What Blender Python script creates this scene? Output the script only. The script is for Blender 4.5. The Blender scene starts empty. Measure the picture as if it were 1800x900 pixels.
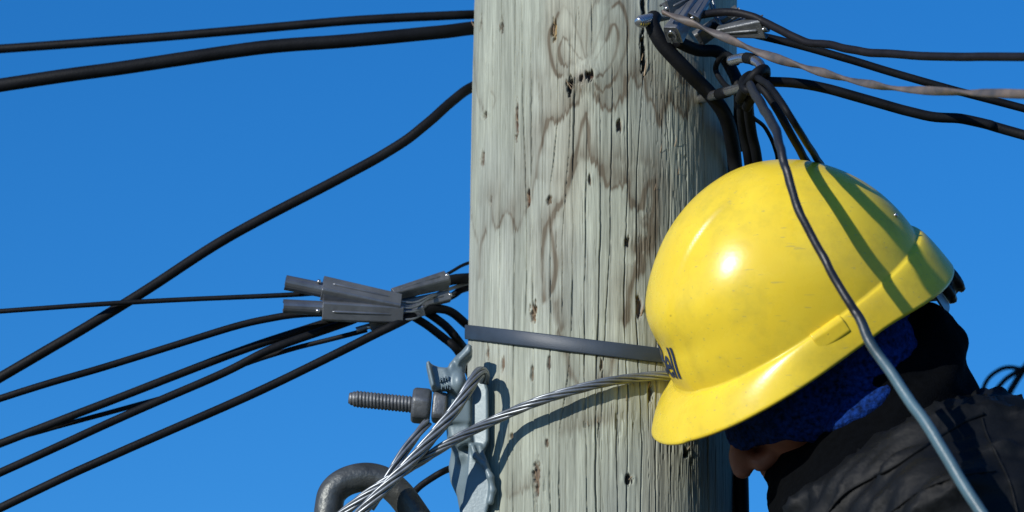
import bpy, bmesh, math, random
import numpy as np
from mathutils import Vector

random.seed(7)
rng = np.random.default_rng(7)
SC = bpy.context.scene
COL = SC.collection
R = math.radians

# ------------------------------------------------------------------ camera
PITCH = R(15.0)
D0 = 4.0                 # camera to pole axis, metres
Z0 = 5.2                 # height on the pole the picture is centred on
KPX = 0.95 / 1800.0      # metres per photo pixel at the pole axis
FWD = np.array([0.0, math.cos(PITCH), math.sin(PITCH)])
RGT = np.array([1.0, 0.0, 0.0])
UPV = np.array([0.0, -math.sin(PITCH), math.cos(PITCH)])
CAM = np.array([-(1060 - 900) * KPX, -D0 * math.cos(PITCH), Z0 - D0 * math.sin(PITCH)])
cd = bpy.data.cameras.new('camera')
cd.sensor_width = 36.0
cd.lens = 36.0 / (1800 * KPX / D0)
cd.clip_start = 0.05
cd.clip_end = 6000
cd.dof.use_dof = True
cd.dof.focus_distance = D0 - 0.16
cd.dof.aperture_fstop = 7.0
cam = bpy.data.objects.new('camera', cd)
COL.objects.link(cam)
cam.location = CAM
cam.rotation_euler = (math.pi / 2 + PITCH, 0, 0)
SC.camera = cam

# ------------------------------------------------------------------ sky and sun
SUN_CAM = np.array([-0.66, -0.54, 0.52])                 # right, forward, up as seen by the camera
SUN = SUN_CAM[0] * RGT + SUN_CAM[1] * FWD + SUN_CAM[2] * UPV
SUN /= np.linalg.norm(SUN)
w = bpy.data.worlds.new('World')
SC.world = w
w.use_nodes = True
nt = w.node_tree
sky = nt.nodes.new('ShaderNodeTexSky')
sky.sky_type = 'NISHITA'
sky.sun_disc = False
sky.sun_elevation = math.asin(SUN[2])
sky.sun_rotation = math.atan2(SUN[0], SUN[1])
sky.air_density = 1.0
sky.dust_density = 0.0
sky.ozone_density = 10.0
hs = nt.nodes.new('ShaderNodeHueSaturation')
hs.inputs['Saturation'].default_value = 1.10
nt.links.new(sky.outputs[0], hs.inputs['Color'])
nt.links.new(hs.outputs[0], nt.nodes['Background'].inputs[0])
nt.nodes['Background'].inputs[1].default_value = 0.13
sd = bpy.data.lights.new('sun', 'SUN')
sd.energy = 4.2
sd.angle = R(0.53)
sd.color = (1.0, 0.95, 0.86)
so = bpy.data.objects.new('sun', sd)
COL.objects.link(so)
so.rotation_euler = Vector(SUN).to_track_quat('Z', 'Y').to_euler()
so.location = (-3, -3, 9)
SC.view_settings.view_transform = 'Standard'
SC.view_settings.look = 'None'
SC.view_settings.exposure = 0.0
SC.view_settings.gamma = 1.0
SC.view_settings.use_curve_mapping = False

# ------------------------------------------------------------------ helpers
def P(px, py, d):
    """world point seen at photo pixel (px, py) on the vertical plane y = d (pole axis at y = 0)"""
    dv = FWD + (px - 900) * KPX / D0 * RGT - (py - 450) * KPX / D0 * UPV
    t = (d - CAM[1]) / dv[1]
    return CAM + dv * t

def nrm(v):
    v = np.asarray(v, float)
    return v / max(1e-12, np.linalg.norm(v))

def tag(o, label=None, cat=None, group=None, kind=None):
    if label: o['label'] = label
    if cat: o['category'] = cat
    if group: o['group'] = group
    if kind: o['kind'] = kind
    return o

def empty(name, loc):
    o = bpy.data.objects.new(name, None)
    o.empty_display_size = 0.05
    COL.objects.link(o)
    o.location = loc
    return o

def mk(name, verts, faces, mat, parent=None, smooth=True):
    """verts in world space; if a parent Empty is given the mesh is stored relative to it"""
    v = np.asarray(verts, np.float64)
    if parent is not None:
        v = v - np.array(root_loc(parent))
    me = bpy.data.meshes.new(name)
    if isinstance(faces, np.ndarray):
        n, k = faces.shape
        me.vertices.add(len(v)); me.vertices.foreach_set('co', v.astype(np.float32).ravel())
        me.loops.add(n * k); me.loops.foreach_set('vertex_index', faces.astype(np.int32).ravel())
        me.polygons.add(n)
        me.polygons.foreach_set('loop_start', np.arange(0, n * k, k, dtype=np.int32))
        me.update(calc_edges=True); me.validate()
    else:
        me.from_pydata(v.tolist(), [], [list(map(int, f)) for f in faces])
        me.update()
    if smooth:
        me.polygons.foreach_set('use_smooth', np.ones(len(me.polygons), bool))
    if mat: me.materials.append(mat)
    o = bpy.data.objects.new(name, me)
    COL.objects.link(o)
    if parent is not None: o.parent = parent
    return o

def root_loc(o):
    l = Vector((0, 0, 0))
    while o is not None:
        l = l + o.location
        o = o.parent
    return l

def join(parts):
    vs, fs, off = [], [], 0
    for v, f in parts:
        vs.append(np.asarray(v, float))
        fs += [[i + off for i in ff] for ff in f]
        off += len(v)
    return np.concatenate(vs), fs

def catmull(pts, n=10):
    p = np.asarray(pts, float)
    p = np.vstack([2 * p[0] - p[1], p, 2 * p[-1] - p[-2]])
    out = []
    for i in range(1, len(p) - 2):
        t = np.linspace(0, 1, n, endpoint=False)[:, None]
        a, b, c, d = p[i - 1], p[i], p[i + 1], p[i + 2]
        out.append(0.5 * ((2 * b) + (c - a) * t + (2 * a - 5 * b + 4 * c - d) * t ** 2 + (-a + 3 * b - 3 * c + d) * t ** 3))
    out.append(p[-2][None])
    return np.vstack(out)

def frames(path, up=(0.02, -1.0, 0.05)):
    t = np.gradient(path, axis=0)
    t /= np.linalg.norm(t, axis=1)[:, None]
    n = np.zeros_like(t)
    v = np.asarray(up, float)
    for i in range(len(t)):
        v = v - t[i] * np.dot(v, t[i])
        v = nrm(v)
        n[i] = v
    return t, n, np.cross(t, n)

def tube(path, rad, sides=12, flat=1.0, roll=None, cap=True):
    path = np.asarray(path, float)
    m = len(path)
    rad = np.broadcast_to(np.asarray(rad, float), (m,))
    t, n, b = frames(path)
    a = np.linspace(0, 2 * math.pi, sides, endpoint=False)
    ca, sa = np.cos(a), np.sin(a) * flat
    if roll is not None:
        c, s = np.cos(roll)[:, None], np.sin(roll)[:, None]
        n, b = n * c + b * s, b * c - n * s
    v = path[:, None] + rad[:, None, None] * (n[:, None] * ca[None, :, None] + b[:, None] * sa[None, :, None])
    f = []
    for i in range(m - 1):
        for j in range(sides):
            k = (j + 1) % sides
            f.append([i * sides + j, (i + 1) * sides + j, (i + 1) * sides + k, i * sides + k])
    if cap:
        f.append(list(range(sides)))
        f.append([(m - 1) * sides + j for j in reversed(range(sides))])
    return v.reshape(-1, 3), f

def sweep(path, prof, closed_prof=True, up=(0, -1, 0), scale=None, closed_path=False):
    """sweep a 2-D profile (n, b) along path"""
    path = np.asarray(path, float); prof = np.asarray(prof, float)
    t, n, b = frames(path, up)
    m, s = len(path), len(prof)
    sc = np.ones(m) if scale is None else np.asarray(scale, float)
    v = path[:, None] + sc[:, None, None] * (n[:, None] * prof[None, :, 0:1] + b[:, None] * prof[None, :, 1:2])
    f = []
    for i in range(m if closed_path else m - 1):
        i2 = (i + 1) % m
        for j in range(s if closed_prof else s - 1):
            k = (j + 1) % s
            f.append([i * s + j, i2 * s + j, i2 * s + k, i * s + k])
    if not closed_path and closed_prof:
        f.append(list(range(s))); f.append([(m - 1) * s + j for j in reversed(range(s))])
    return v.reshape(-1, 3), f

def px_path(pts, n=10):
    return catmull([P(*p[:3]) for p in pts], n)

# --- noise
_T = np.random.default_rng(3).random((64, 64, 64))
def vn3(p, seed=0):
    p = np.asarray(p, float) + seed * 17.31
    i = np.floor(p).astype(int); f = p - i
    f = f * f * (3 - 2 * f)
    i0 = i & 63; i1 = (i + 1) & 63
    x0, y0, z0 = i0[..., 0], i0[..., 1], i0[..., 2]
    x1, y1, z1 = i1[..., 0], i1[..., 1], i1[..., 2]
    fx, fy, fz = f[..., 0], f[..., 1], f[..., 2]
    def L(a, b, t): return a + (b - a) * t
    return L(L(L(_T[x0, y0, z0], _T[x1, y0, z0], fx), L(_T[x0, y1, z0], _T[x1, y1, z0], fx), fy),
             L(L(_T[x0, y0, z1], _T[x1, y0, z1], fx), L(_T[x0, y1, z1], _T[x1, y1, z1], fx), fy), fz)
def vn2(x, y, seed=0):
    return vn3(np.stack([x, y, np.full_like(x, seed * 1.37 + 0.5)], -1), seed)
def fbm3(p, o=4, seed=0):
    s, a, t = 0, 1.0, 0
    for k in range(o):
        s = s + a * vn3(p * 2 ** k, seed + k); t += a; a *= 0.5
    return s / t

# --- implicit solids, meshed with surface nets
def sst(a, b, x):
    t = np.clip((x - a) / (b - a), 0, 1)
    return t * t * (3 - 2 * t)

class Vol:
    def __init__(s, xs, ys, zs):
        s.ax = [np.asarray(a, float) for a in (xs, ys, zs)]
        s.F = np.full([len(a) for a in s.ax], 0.5)
        s.step = max(np.diff(a).max() for a in s.ax)
    def _loc(s, lo, hi, pad):
        sl = []
        for a, l, h in zip(s.ax, lo, hi):
            i = max(0, np.searchsorted(a, l - pad) - 1); j = min(len(a), np.searchsorted(a, h + pad) + 1)
            sl.append(slice(i, max(i, j)))
        sl = tuple(sl)
        g = np.meshgrid(*[a[q] for a, q in zip(s.ax, sl)], indexing='ij')
        return sl, np.stack(g, -1)
    def put(s, sl, f, k, sub=False):
        A = s.F[sl]
        if sub:
            f = -f
            h = np.maximum(k - np.abs(A - f), 0) / max(k, 1e-9)
            s.F[sl] = np.maximum(A, f) + h * h * k * 0.25
        else:
            h = np.maximum(k - np.abs(A - f), 0) / max(k, 1e-9)
            s.F[sl] = np.minimum(A, f) - h * h * k * 0.25
    def cone(s, a, b, r1, r2=None, k=0.01, sub=False):
        a = np.asarray(a, float); b = np.asarray(b, float); r2 = r1 if r2 is None else r2
        r = max(r1, r2)
        sl, X = s._loc(np.minimum(a, b) - r, np.maximum(a, b) + r, k + 3 * s.step)
        ab = b - a; L = max(1e-9, ab @ ab)
        t = np.clip(((X - a) @ ab) / L, 0, 1)
        f = np.linalg.norm(X - (a + t[..., None] * ab), axis=-1) - (r1 + (r2 - r1) * t)
        s.put(sl, f, k, sub)
    def ell(s, c, M, rad, k=0.01, sub=False):
        """ellipsoid, rows of M are its axes"""
        c = np.asarray(c, float); rad = np.asarray(rad, float); M = np.asarray(M, float)
        ext = rad.max()
        sl, X = s._loc(c - ext, c + ext, k + 3 * s.step)
        q = (X - c) @ M.T
        k0 = np.linalg.norm(q / rad, axis=-1); k1 = np.linalg.norm(q / rad ** 2, axis=-1)
        s.put(sl, k0 * (k0 - 1) / np.maximum(k1, 1e-9), k, sub)
    def box(s, c, M, half, rd=0.002, k=0.002, sub=False):
        c = np.asarray(c, float); half = np.asarray(half, float); M = np.asarray(M, float)
        ext = np.linalg.norm(half)
        sl, X = s._loc(c - ext, c + ext, k + 3 * s.step)
        q = np.abs((X - c) @ M.T) - (half - rd)
        f = np.linalg.norm(np.maximum(q, 0), axis=-1) + np.minimum(q.max(-1), 0) - rd
        s.put(sl, f, k, sub)
    def prism(s, poly, y0, gx, th, rd=0.001, k=0.002, x0=None):
        """plate with outline poly (world x, z); its mid plane is y = y0 + gx * (x - x0)"""
        poly = np.asarray(poly, float); x0 = poly[:, 0].mean() if x0 is None else x0
        lo = np.array([poly[:, 0].min(), -9, poly[:, 1].min()]); hi = np.array([poly[:, 0].max(), 9, poly[:, 1].max()])
        sl, X = s._loc(lo, hi, 0.01)
        x, z = X[..., 0], X[..., 2]
        d = np.full(x.shape, 1e9); ins = np.zeros(x.shape, bool); n = len(poly)
        for i in range(n):
            a, b = poly[i], poly[(i + 1) % n]; e = b - a
            t = np.clip(((x - a[0]) * e[0] + (z - a[1]) * e[1]) / max(1e-12, e @ e), 0, 1)
            d = np.minimum(d, np.hypot(x - a[0] - t * e[0], z - a[1] - t * e[1]))
            c = ((a[1] > z) != (b[1] > z)) & (x < (b[0] - a[0]) * (z - a[1]) / (b[1] - a[1] + 1e-15) + a[0])
            ins ^= c
        d = np.where(ins, -d, d) + rd
        q = np.abs(X[..., 1] - (y0 + gx * (x - x0))) / math.sqrt(1 + gx * gx) - th + rd
        f = np.hypot(np.maximum(d, 0), np.maximum(q, 0)) + np.minimum(np.maximum(d, q), 0) - rd
        s.put(sl, f, k)
    def mesh(s):
        F = s.F
        I = F < 0
        nx, ny, nz = F.shape
        acc = np.zeros((nx - 1, ny - 1, nz - 1), np.int8)
        for a in (0, 1):
            for b in (0, 1):
                for c in (0, 1):
                    acc += I[a:nx - 1 + a, b:ny - 1 + b, c:nz - 1 + c]
        act = (acc > 0) & (acc < 8)
        idx = np.argwhere(act)
        vid = np.full(act.shape, -1, np.int64); vid[act] = np.arange(len(idx))
        pos = np.zeros((len(idx), 3)); cnt = np.zeros(len(idx))
        cs = [(a, b, c) for a in (0, 1) for b in (0, 1) for c in (0, 1)]
        for a in cs:
            for b in cs:
                if sum(abs(p - q) for p, q in zip(a, b)) == 1 and a < b:
                    va = F[tuple((idx + a).T)]; vb = F[tuple((idx + b).T)]
                    cr = (va < 0) != (vb < 0)
                    t = np.where(cr, va / np.where(va == vb, 1, va - vb), 0)
                    pos += cr[:, None] * (np.array(a) + t[:, None] * (np.array(b) - np.array(a)))
                    cnt += cr
        pos /= cnt[:, None]
        v = np.stack([s.ax[d][idx[:, d]] + pos[:, d] * np.diff(s.ax[d])[idx[:, d]] for d in range(3)], -1)
        quads = []
        for d in range(3):
            e, g = (d + 1) % 3, (d + 2) % 3
            a = [slice(None)] * 3; b = [slice(None)] * 3
            a[d] = slice(0, -1); b[d] = slice(1, None)
            for q in (e, g):
                a[q] = slice(1, -1); b[q] = slice(1, -1)
            A, B = I[tuple(a)], I[tuple(b)]
            for sgn, msk in ((1, A & ~B), (-1, ~A & B)):
                ii = np.argwhere(msk)
                if not len(ii): continue
                ii[:, e] += 1; ii[:, g] += 1
                def vv(de, dg):
                    j = ii.copy(); j[:, e] += de; j[:, g] += dg
                    return vid[tuple(j.T)]
                q = np.stack([vv(-1, -1), vv(0, -1), vv(0, 0), vv(-1, 0)], -1)
                quads.append(q if sgn > 0 else q[:, ::-1])
        return v, np.concatenate(quads)

def vnormals(v, f):
    n = np.cross(v[f[:, 2]] - v[f[:, 0]], v[f[:, 3]] - v[f[:, 1]])
    out = np.zeros_like(v)
    for k in range(4): np.add.at(out, f[:, k], n)
    return out / np.maximum(1e-12, np.linalg.norm(out, axis=1))[:, None]

# ------------------------------------------------------------------ materials
def mat(name, base, rough=0.5, metal=0.0, noise=0.0, nscale=60.0, bump=0.0, bscale=200.0, dark=None,
        spec=0.5, stretch=(1, 1, 1), sheen=0.0, rvar=0.0):
    m = bpy.data.materials.new(name); m.use_nodes = True
    t = m.node_tree; N, Lk = t.nodes, t.links
    b = N['Principled BSDF']
    b.inputs['Roughness'].default_value = rough
    b.inputs['Metallic'].default_value = metal
    b.inputs['Specular IOR Level'].default_value = spec
    if sheen:
        b.inputs['Sheen Weight'].default_value = sheen
    tc = N.new('ShaderNodeTexCoord'); mp = N.new('ShaderNodeMapping')
    mp.inputs['Scale'].default_value = stretch
    Lk.new(tc.outputs['Object'], mp.inputs['Vector'])
    nz = N.new('ShaderNodeTexNoise'); nz.inputs['Scale'].default_value = nscale; nz.inputs['Detail'].default_value = 6
    Lk.new(mp.outputs[0], nz.inputs['Vector'])
    cr = N.new('ShaderNodeValToRGB')
    d = dark if dark else tuple(c * (1 - noise) for c in base)
    cr.color_ramp.elements[0].position = 0.33; cr.color_ramp.elements[0].color = (*d, 1)
    cr.color_ramp.elements[1].position = 0.66; cr.color_ramp.elements[1].color = (*base, 1)
    Lk.new(nz.outputs[0], cr.inputs[0])
    Lk.new(cr.outputs[0], b.inputs['Base Color'])
    if rvar:
        mr = N.new('ShaderNodeMapRange')
        mr.inputs[3].default_value = rough - rvar; mr.inputs[4].default_value = rough + rvar
        Lk.new(nz.outputs[0], mr.inputs[0]); Lk.new(mr.outputs[0], b.inputs['Roughness'])
    if bump:
        n2 = N.new('ShaderNodeTexNoise'); n2.inputs['Scale'].default_value = bscale; n2.inputs['Detail'].default_value = 4
        Lk.new(mp.outputs[0], n2.inputs['Vector'])
        bp = N.new('ShaderNodeBump'); bp.inputs['Strength'].default_value = bump; bp.inputs['Distance'].default_value = 0.002
        Lk.new(n2.outputs[0], bp.inputs['Height']); Lk.new(bp.outputs[0], b.inputs['Normal'])
    return m

M = {}
M['rubber'] = mat('black_cable_jacket', (0.0075, 0.0088, 0.0115), 0.6, dark=(0.003, 0.0036, 0.005), nscale=38, bump=0.15, bscale=500, rvar=0.1, spec=0.18)
M['rubber2'] = mat('faded_cable_jacket', (0.012, 0.012, 0.016), 0.55, spec=0.2, noise=0.35, nscale=60, bump=0.2, bscale=300, rvar=0.12)
M['dropdark'] = mat('dark_drop_wire_jacket', (0.014, 0.016, 0.02), 0.5, noise=0.3, nscale=45, spec=0.3)
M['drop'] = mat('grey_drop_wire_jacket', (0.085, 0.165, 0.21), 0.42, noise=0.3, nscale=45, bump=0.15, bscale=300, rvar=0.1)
M['flatwire'] = mat('dusty_brown_wire_jacket', (0.16, 0.125, 0.105), 0.55, dark=(0.055, 0.055, 0.06), nscale=55, bump=0.2)
M['galv'] = mat('galvanised_casting', (0.165, 0.225, 0.255), 0.44, 0.1, dark=(0.135, 0.19, 0.22), nscale=45, bump=0.08, bscale=350, rvar=0.1)
M['galv_dark'] = mat('dull_galvanised_steel', (0.16, 0.17, 0.18), 0.45, 0.5, dark=(0.10, 0.11, 0.12), nscale=70, bump=0.25, bscale=300, rvar=0.1)
M['forged'] = mat('forged_dark_steel', (0.105, 0.115, 0.115), 0.42, 0.5, dark=(0.055, 0.06, 0.06), nscale=50, bump=0.35, bscale=220, rvar=0.1)
M['strand'] = mat('galvanised_strand_wire', (0.27, 0.295, 0.32), 0.36, 0.6, dark=(0.17, 0.19, 0.21), nscale=80, rvar=0.1)
M['clamp'] = mat('clamp_sheet_metal', (0.22, 0.235, 0.26), 0.34, 0.6, dark=(0.14, 0.15, 0.17), nscale=40, bump=0.15, bscale=250, rvar=0.1)
M['chrome'] = mat('bright_plated_steel', (0.55, 0.56, 0.58), 0.22, 0.9, dark=(0.4, 0.41, 0.43), nscale=60, rvar=0.06)
M['band'] = mat('slate_banding', (0.038, 0.055, 0.080), 0.5, 0.1, noise=0.18, nscale=60, bump=0.10, bscale=900)
M['skin'] = mat('skin', (0.34, 0.125, 0.085), 0.5, noise=0.2, nscale=60, bump=0.15, bscale=700)
M['liner'] = mat('blue_fleece', (0.006, 0.038, 0.22), 0.9, dark=(0.002, 0.008, 0.035), nscale=260, bump=0.9, bscale=420, spec=0.1)
M['gaiter'] = mat('black_knit_fleece', (0.0020, 0.0026, 0.0036), 0.95, noise=0.4, nscale=160, bump=0.5, bscale=600, spec=0.06)
M['jacket'] = mat('black_canvas_jacket', (0.0046, 0.0058, 0.0075), 0.6, dark=(0.0022, 0.003, 0.004), nscale=35, bump=0.5, bscale=90, spec=0.22)
M['trouser'] = mat('dark_work_trouser_cloth', (0.03, 0.032, 0.04), 0.8, noise=0.3, nscale=60, bump=0.3)
M['leather'] = mat('brown_leather', (0.12, 0.075, 0.04), 0.6, noise=0.4, nscale=60, bump=0.3)
M['plastic_black'] = mat('black_plastic', (0.015, 0.015, 0.015), 0.4, noise=0.2)
M['plastic_clear'] = mat('pale_grey_plastic', (0.30, 0.34, 0.38), 0.4, noise=0.2)
M['ink'] = mat('dark_blue_ink', (0.012, 0.03, 0.085), 0.45, noise=0.15)
M['splinter'] = mat('pale_split_wood', (0.42, 0.33, 0.22), 0.8, dark=(0.20, 0.13, 0.08), nscale=120, stretch=(4, 4, 0.6))
M['rust'] = mat('rusty_tip', (0.16, 0.07, 0.06), 0.7, noise=0.4)

def hat_material():
    m = bpy.data.materials.new('yellow_hard_hat_plastic'); m.use_nodes = True
    t = m.node_tree; N, Lk = t.nodes, t.links
    b = N['Principled BSDF']
    b.inputs['Subsurface Weight'].default_value = 0.15
    b.inputs['Subsurface Radius'].default_value = (1.0, 0.8, 0.2)
    b.inputs['Subsurface Scale'].default_value = 0.006
    b.inputs['Specular IOR Level'].default_value = 0.32
    b.inputs['Coat Weight'].default_value = 0.0
    b.inputs['Coat Roughness'].default_value = 0.2
    tc = N.new('ShaderNodeTexCoord')
    def noise(sc, det, vec=None, rough=0.55):
        n = N.new('ShaderNodeTexNoise'); n.inputs['Scale'].default_value = sc; n.inputs['Detail'].default_value = det
        n.inputs['Roughness'].default_value = rough
        Lk.new(vec if vec else tc.outputs['Object'], n.inputs['Vector']); return n.outputs[0]
    def ramp(v, p0, p1, c0, c1):
        r = N.new('ShaderNodeValToRGB'); e = r.color_ramp.elements
        e[0].position, e[1].position = p0, p1; e[0].color = (*c0, 1); e[1].color = (*c1, 1)
        Lk.new(v, r.inputs[0]); return r.outputs[0]
    def mix(f, a, c):
        x = N.new('ShaderNodeMix'); x.data_type = 'RGBA'
        Lk.new(f, x.inputs[0]); 
        for s, v in ((6, a), (7, c)):
            if isinstance(v, tuple): x.inputs[s].default_value = (*v, 1)
            else: Lk.new(v, x.inputs[s])
        return x.outputs[2]
    base = ramp(noise(14, 3), 0.35, 0.7, (0.80, 0.585, 0.040), (0.84, 0.64, 0.055))
    # faint grime in smudges
    g1 = ramp(noise(22, 8, rough=0.7), 0.47, 0.72, (0, 0, 0), (0.5, 0.5, 0.5))
    c = mix(g1, base, (0.42, 0.34, 0.05))
    # small dark specks
    sp = ramp(noise(120, 3), 0.735, 0.78, (0, 0, 0), (0.65, 0.65, 0.65))
    c = mix(sp, c, (0.16, 0.12, 0.03))
    # scratches: thin stretched noise
    mp = N.new('ShaderNodeMapping'); mp.inputs['Rotation'].default_value = (0.4, 0.9, 0.3); mp.inputs['Scale'].default_value = (40, 420, 420)
    Lk.new(tc.outputs['Object'], mp.inputs['Vector'])
    scn = noise(1.0, 1, mp.outputs[0])
    scr = ramp(scn, 0.70, 0.75, (0, 0, 0), (0.6, 0.6, 0.6))
    c = mix(scr, c, (0.45, 0.38, 0.12))
    Lk.new(c, b.inputs['Base Color'])
    rr = N.new('ShaderNodeMapRange'); rr.inputs[3].default_value = 0.22; rr.inputs[4].default_value = 0.32
    Lk.new(noise(30, 6), rr.inputs[0]); Lk.new(rr.outputs[0], b.inputs['Roughness'])
    bp = N.new('ShaderNodeBump'); bp.inputs['Strength'].default_value = 0.08; bp.inputs['Distance'].default_value = 0.001
    Lk.new(noise(260, 4), bp.inputs['Height']); Lk.new(bp.outputs[0], b.inputs['Normal'])
    return m
M['hat'] = hat_material()

def pole_material():
    m = bpy.data.materials.new('weathered_pole_wood'); m.use_nodes = True
    t = m.node_tree; N, Lk = t.nodes, t.links
    b = N['Principled BSDF']; b.inputs['Roughness'].default_value = 0.85; b.inputs['Specular IOR Level'].default_value = 0.25
    at = N.new('ShaderNodeAttribute'); at.attribute_name = 'wood'
    tc = N.new('ShaderNodeTexCoord'); mp = N.new('ShaderNodeMapping'); mp.inputs['Scale'].default_value = (520, 520, 16)
    Lk.new(tc.outputs['Object'], mp.inputs['Vector'])
    n = N.new('ShaderNodeTexNoise'); n.inputs['Scale'].default_value = 1.0; n.inputs['Detail'].default_value = 5
    Lk.new(mp.outputs[0], n.inputs['Vector'])
    mp2 = N.new('ShaderNodeMapping'); mp2.inputs['Scale'].default_value = (1300, 1300, 70); Lk.new(tc.outputs['Object'], mp2.inputs['Vector'])
    n2 = N.new('ShaderNodeTexNoise'); n2.inputs['Scale'].default_value = 1.0; n2.inputs['Detail'].default_value = 3; Lk.new(mp2.outputs[0], n2.inputs['Vector'])
    av = N.new('ShaderNodeMath'); av.operation = 'MULTIPLY_ADD'; av.inputs[1].default_value = 0.45; Lk.new(n2.outputs[0], av.inputs[0]); Lk.new(n.outputs[0], av.inputs[2])
    mr = N.new('ShaderNodeMapRange'); mr.inputs[1].default_value = 0.5; mr.inputs[2].default_value = 0.95
    mr.inputs[3].default_value = 0.70; mr.inputs[4].default_value = 1.22
    Lk.new(av.outputs[0], mr.inputs[0])
    mx = N.new('ShaderNodeVectorMath'); mx.operation = 'SCALE'
    Lk.new(at.outputs['Color'], mx.inputs[0]); Lk.new(mr.outputs[0], mx.inputs['Scale'])
    Lk.new(mx.outputs[0], b.inputs['Base Color'])
    bp = N.new('ShaderNodeBump'); bp.inputs['Strength'].default_value = 0.38; bp.inputs['Distance'].default_value = 0.001
    Lk.new(av.outputs[0], bp.inputs['Height']); Lk.new(bp.outputs[0], b.inputs['Normal'])
    return m
M['wood'] = pole_material()

# ------------------------------------------------------------------ ground
def ground():
    n = 40
    g = np.linspace(-1, 1, n); g = np.sign(g) * np.abs(g) ** 2.5 * 3000
    X, Y = np.meshgrid(g, g, indexing='ij')
    Z = 0.25 * (vn2(X * 0.02 + 9, Y * 0.02 + 4, 2) - 0.5) * np.clip((np.hypot(X, Y) - 4) / 20, 0, 1)
    v = np.stack([X, Y, Z], -1).reshape(-1, 3)
    i = np.arange((n - 1) * (n - 1)); a = (i // (n - 1)) * n + i % (n - 1)
    f = np.stack([a, a + n, a + n + 1, a + 1], -1)
    m = mat('dry_grass_ground', (0.12, 0.115, 0.055), 0.95, dark=(0.05, 0.065, 0.025), nscale=0.8, bump=0.6, bscale=12)
    tag(mk('ground', v, f, m), kind='structure')
ground()

# ------------------------------------------------------------------ the utility pole
RP = 0.1237
LEAN = 0.013
def pole_axis_x(z): return LEAN * (z - Z0)
def pole_rad(z): return RP - 0.0015 * (z - Z0)

def on_pole(px, py):
    """photo pixel -> (angle, height) on the pole's front surface, arrays allowed"""
    px = np.asarray(px, float); py = np.asarray(py, float)
    dv = FWD[None] + ((px - 900) * KPX / D0)[:, None] * RGT - ((py - 450) * KPX / D0)[:, None] * UPV
    y = np.full(len(px), -RP); 
    for _ in range(30):
        t = (y - CAM[1]) / dv[:, 1]
        p = CAM + dv * t[:, None]
        s = np.clip((p[:, 0] - pole_axis_x(p[:, 2])) / pole_rad(p[:, 2]), -0.998, 0.998)
        y = -np.cos(np.arcsin(s)) * pole_rad(p[:, 2])
    return np.arcsin(s), p[:, 2]

def seg_dist(w_, z_, wp, zp):
    """distance to a polyline and height above its nearest point"""
    best = np.full(w_.shape, 1e9); dz = np.zeros(w_.shape)
    for i in range(len(wp) - 1):
        ax_, az_, bx, bz = wp[i], zp[i], wp[i + 1], zp[i + 1]
        dx, dzz = bx - ax_, bz - az_
        t = np.clip(((w_ - ax_) * dx + (z_ - az_) * dzz) / max(1e-12, dx * dx + dzz * dzz), 0, 1)
        qx, qz = ax_ + t * dx, az_ + t * dzz
        d = np.hypot(w_ - qx, z_ - qz)
        m = d < best
        best[m] = d[m]; dz[m] = (z_ - qz)[m]
    return best, dz

def A6(l): return [(800 + x / 3.0, y / 3.0) for x, y in l]
def A7(l): return [(800 + x / 2.8115, 280 + y / 2.8115) for x, y in l]
def A8(l): return [(800 + x / 2.646, 560 + y / 2.646) for x, y in l]

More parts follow.
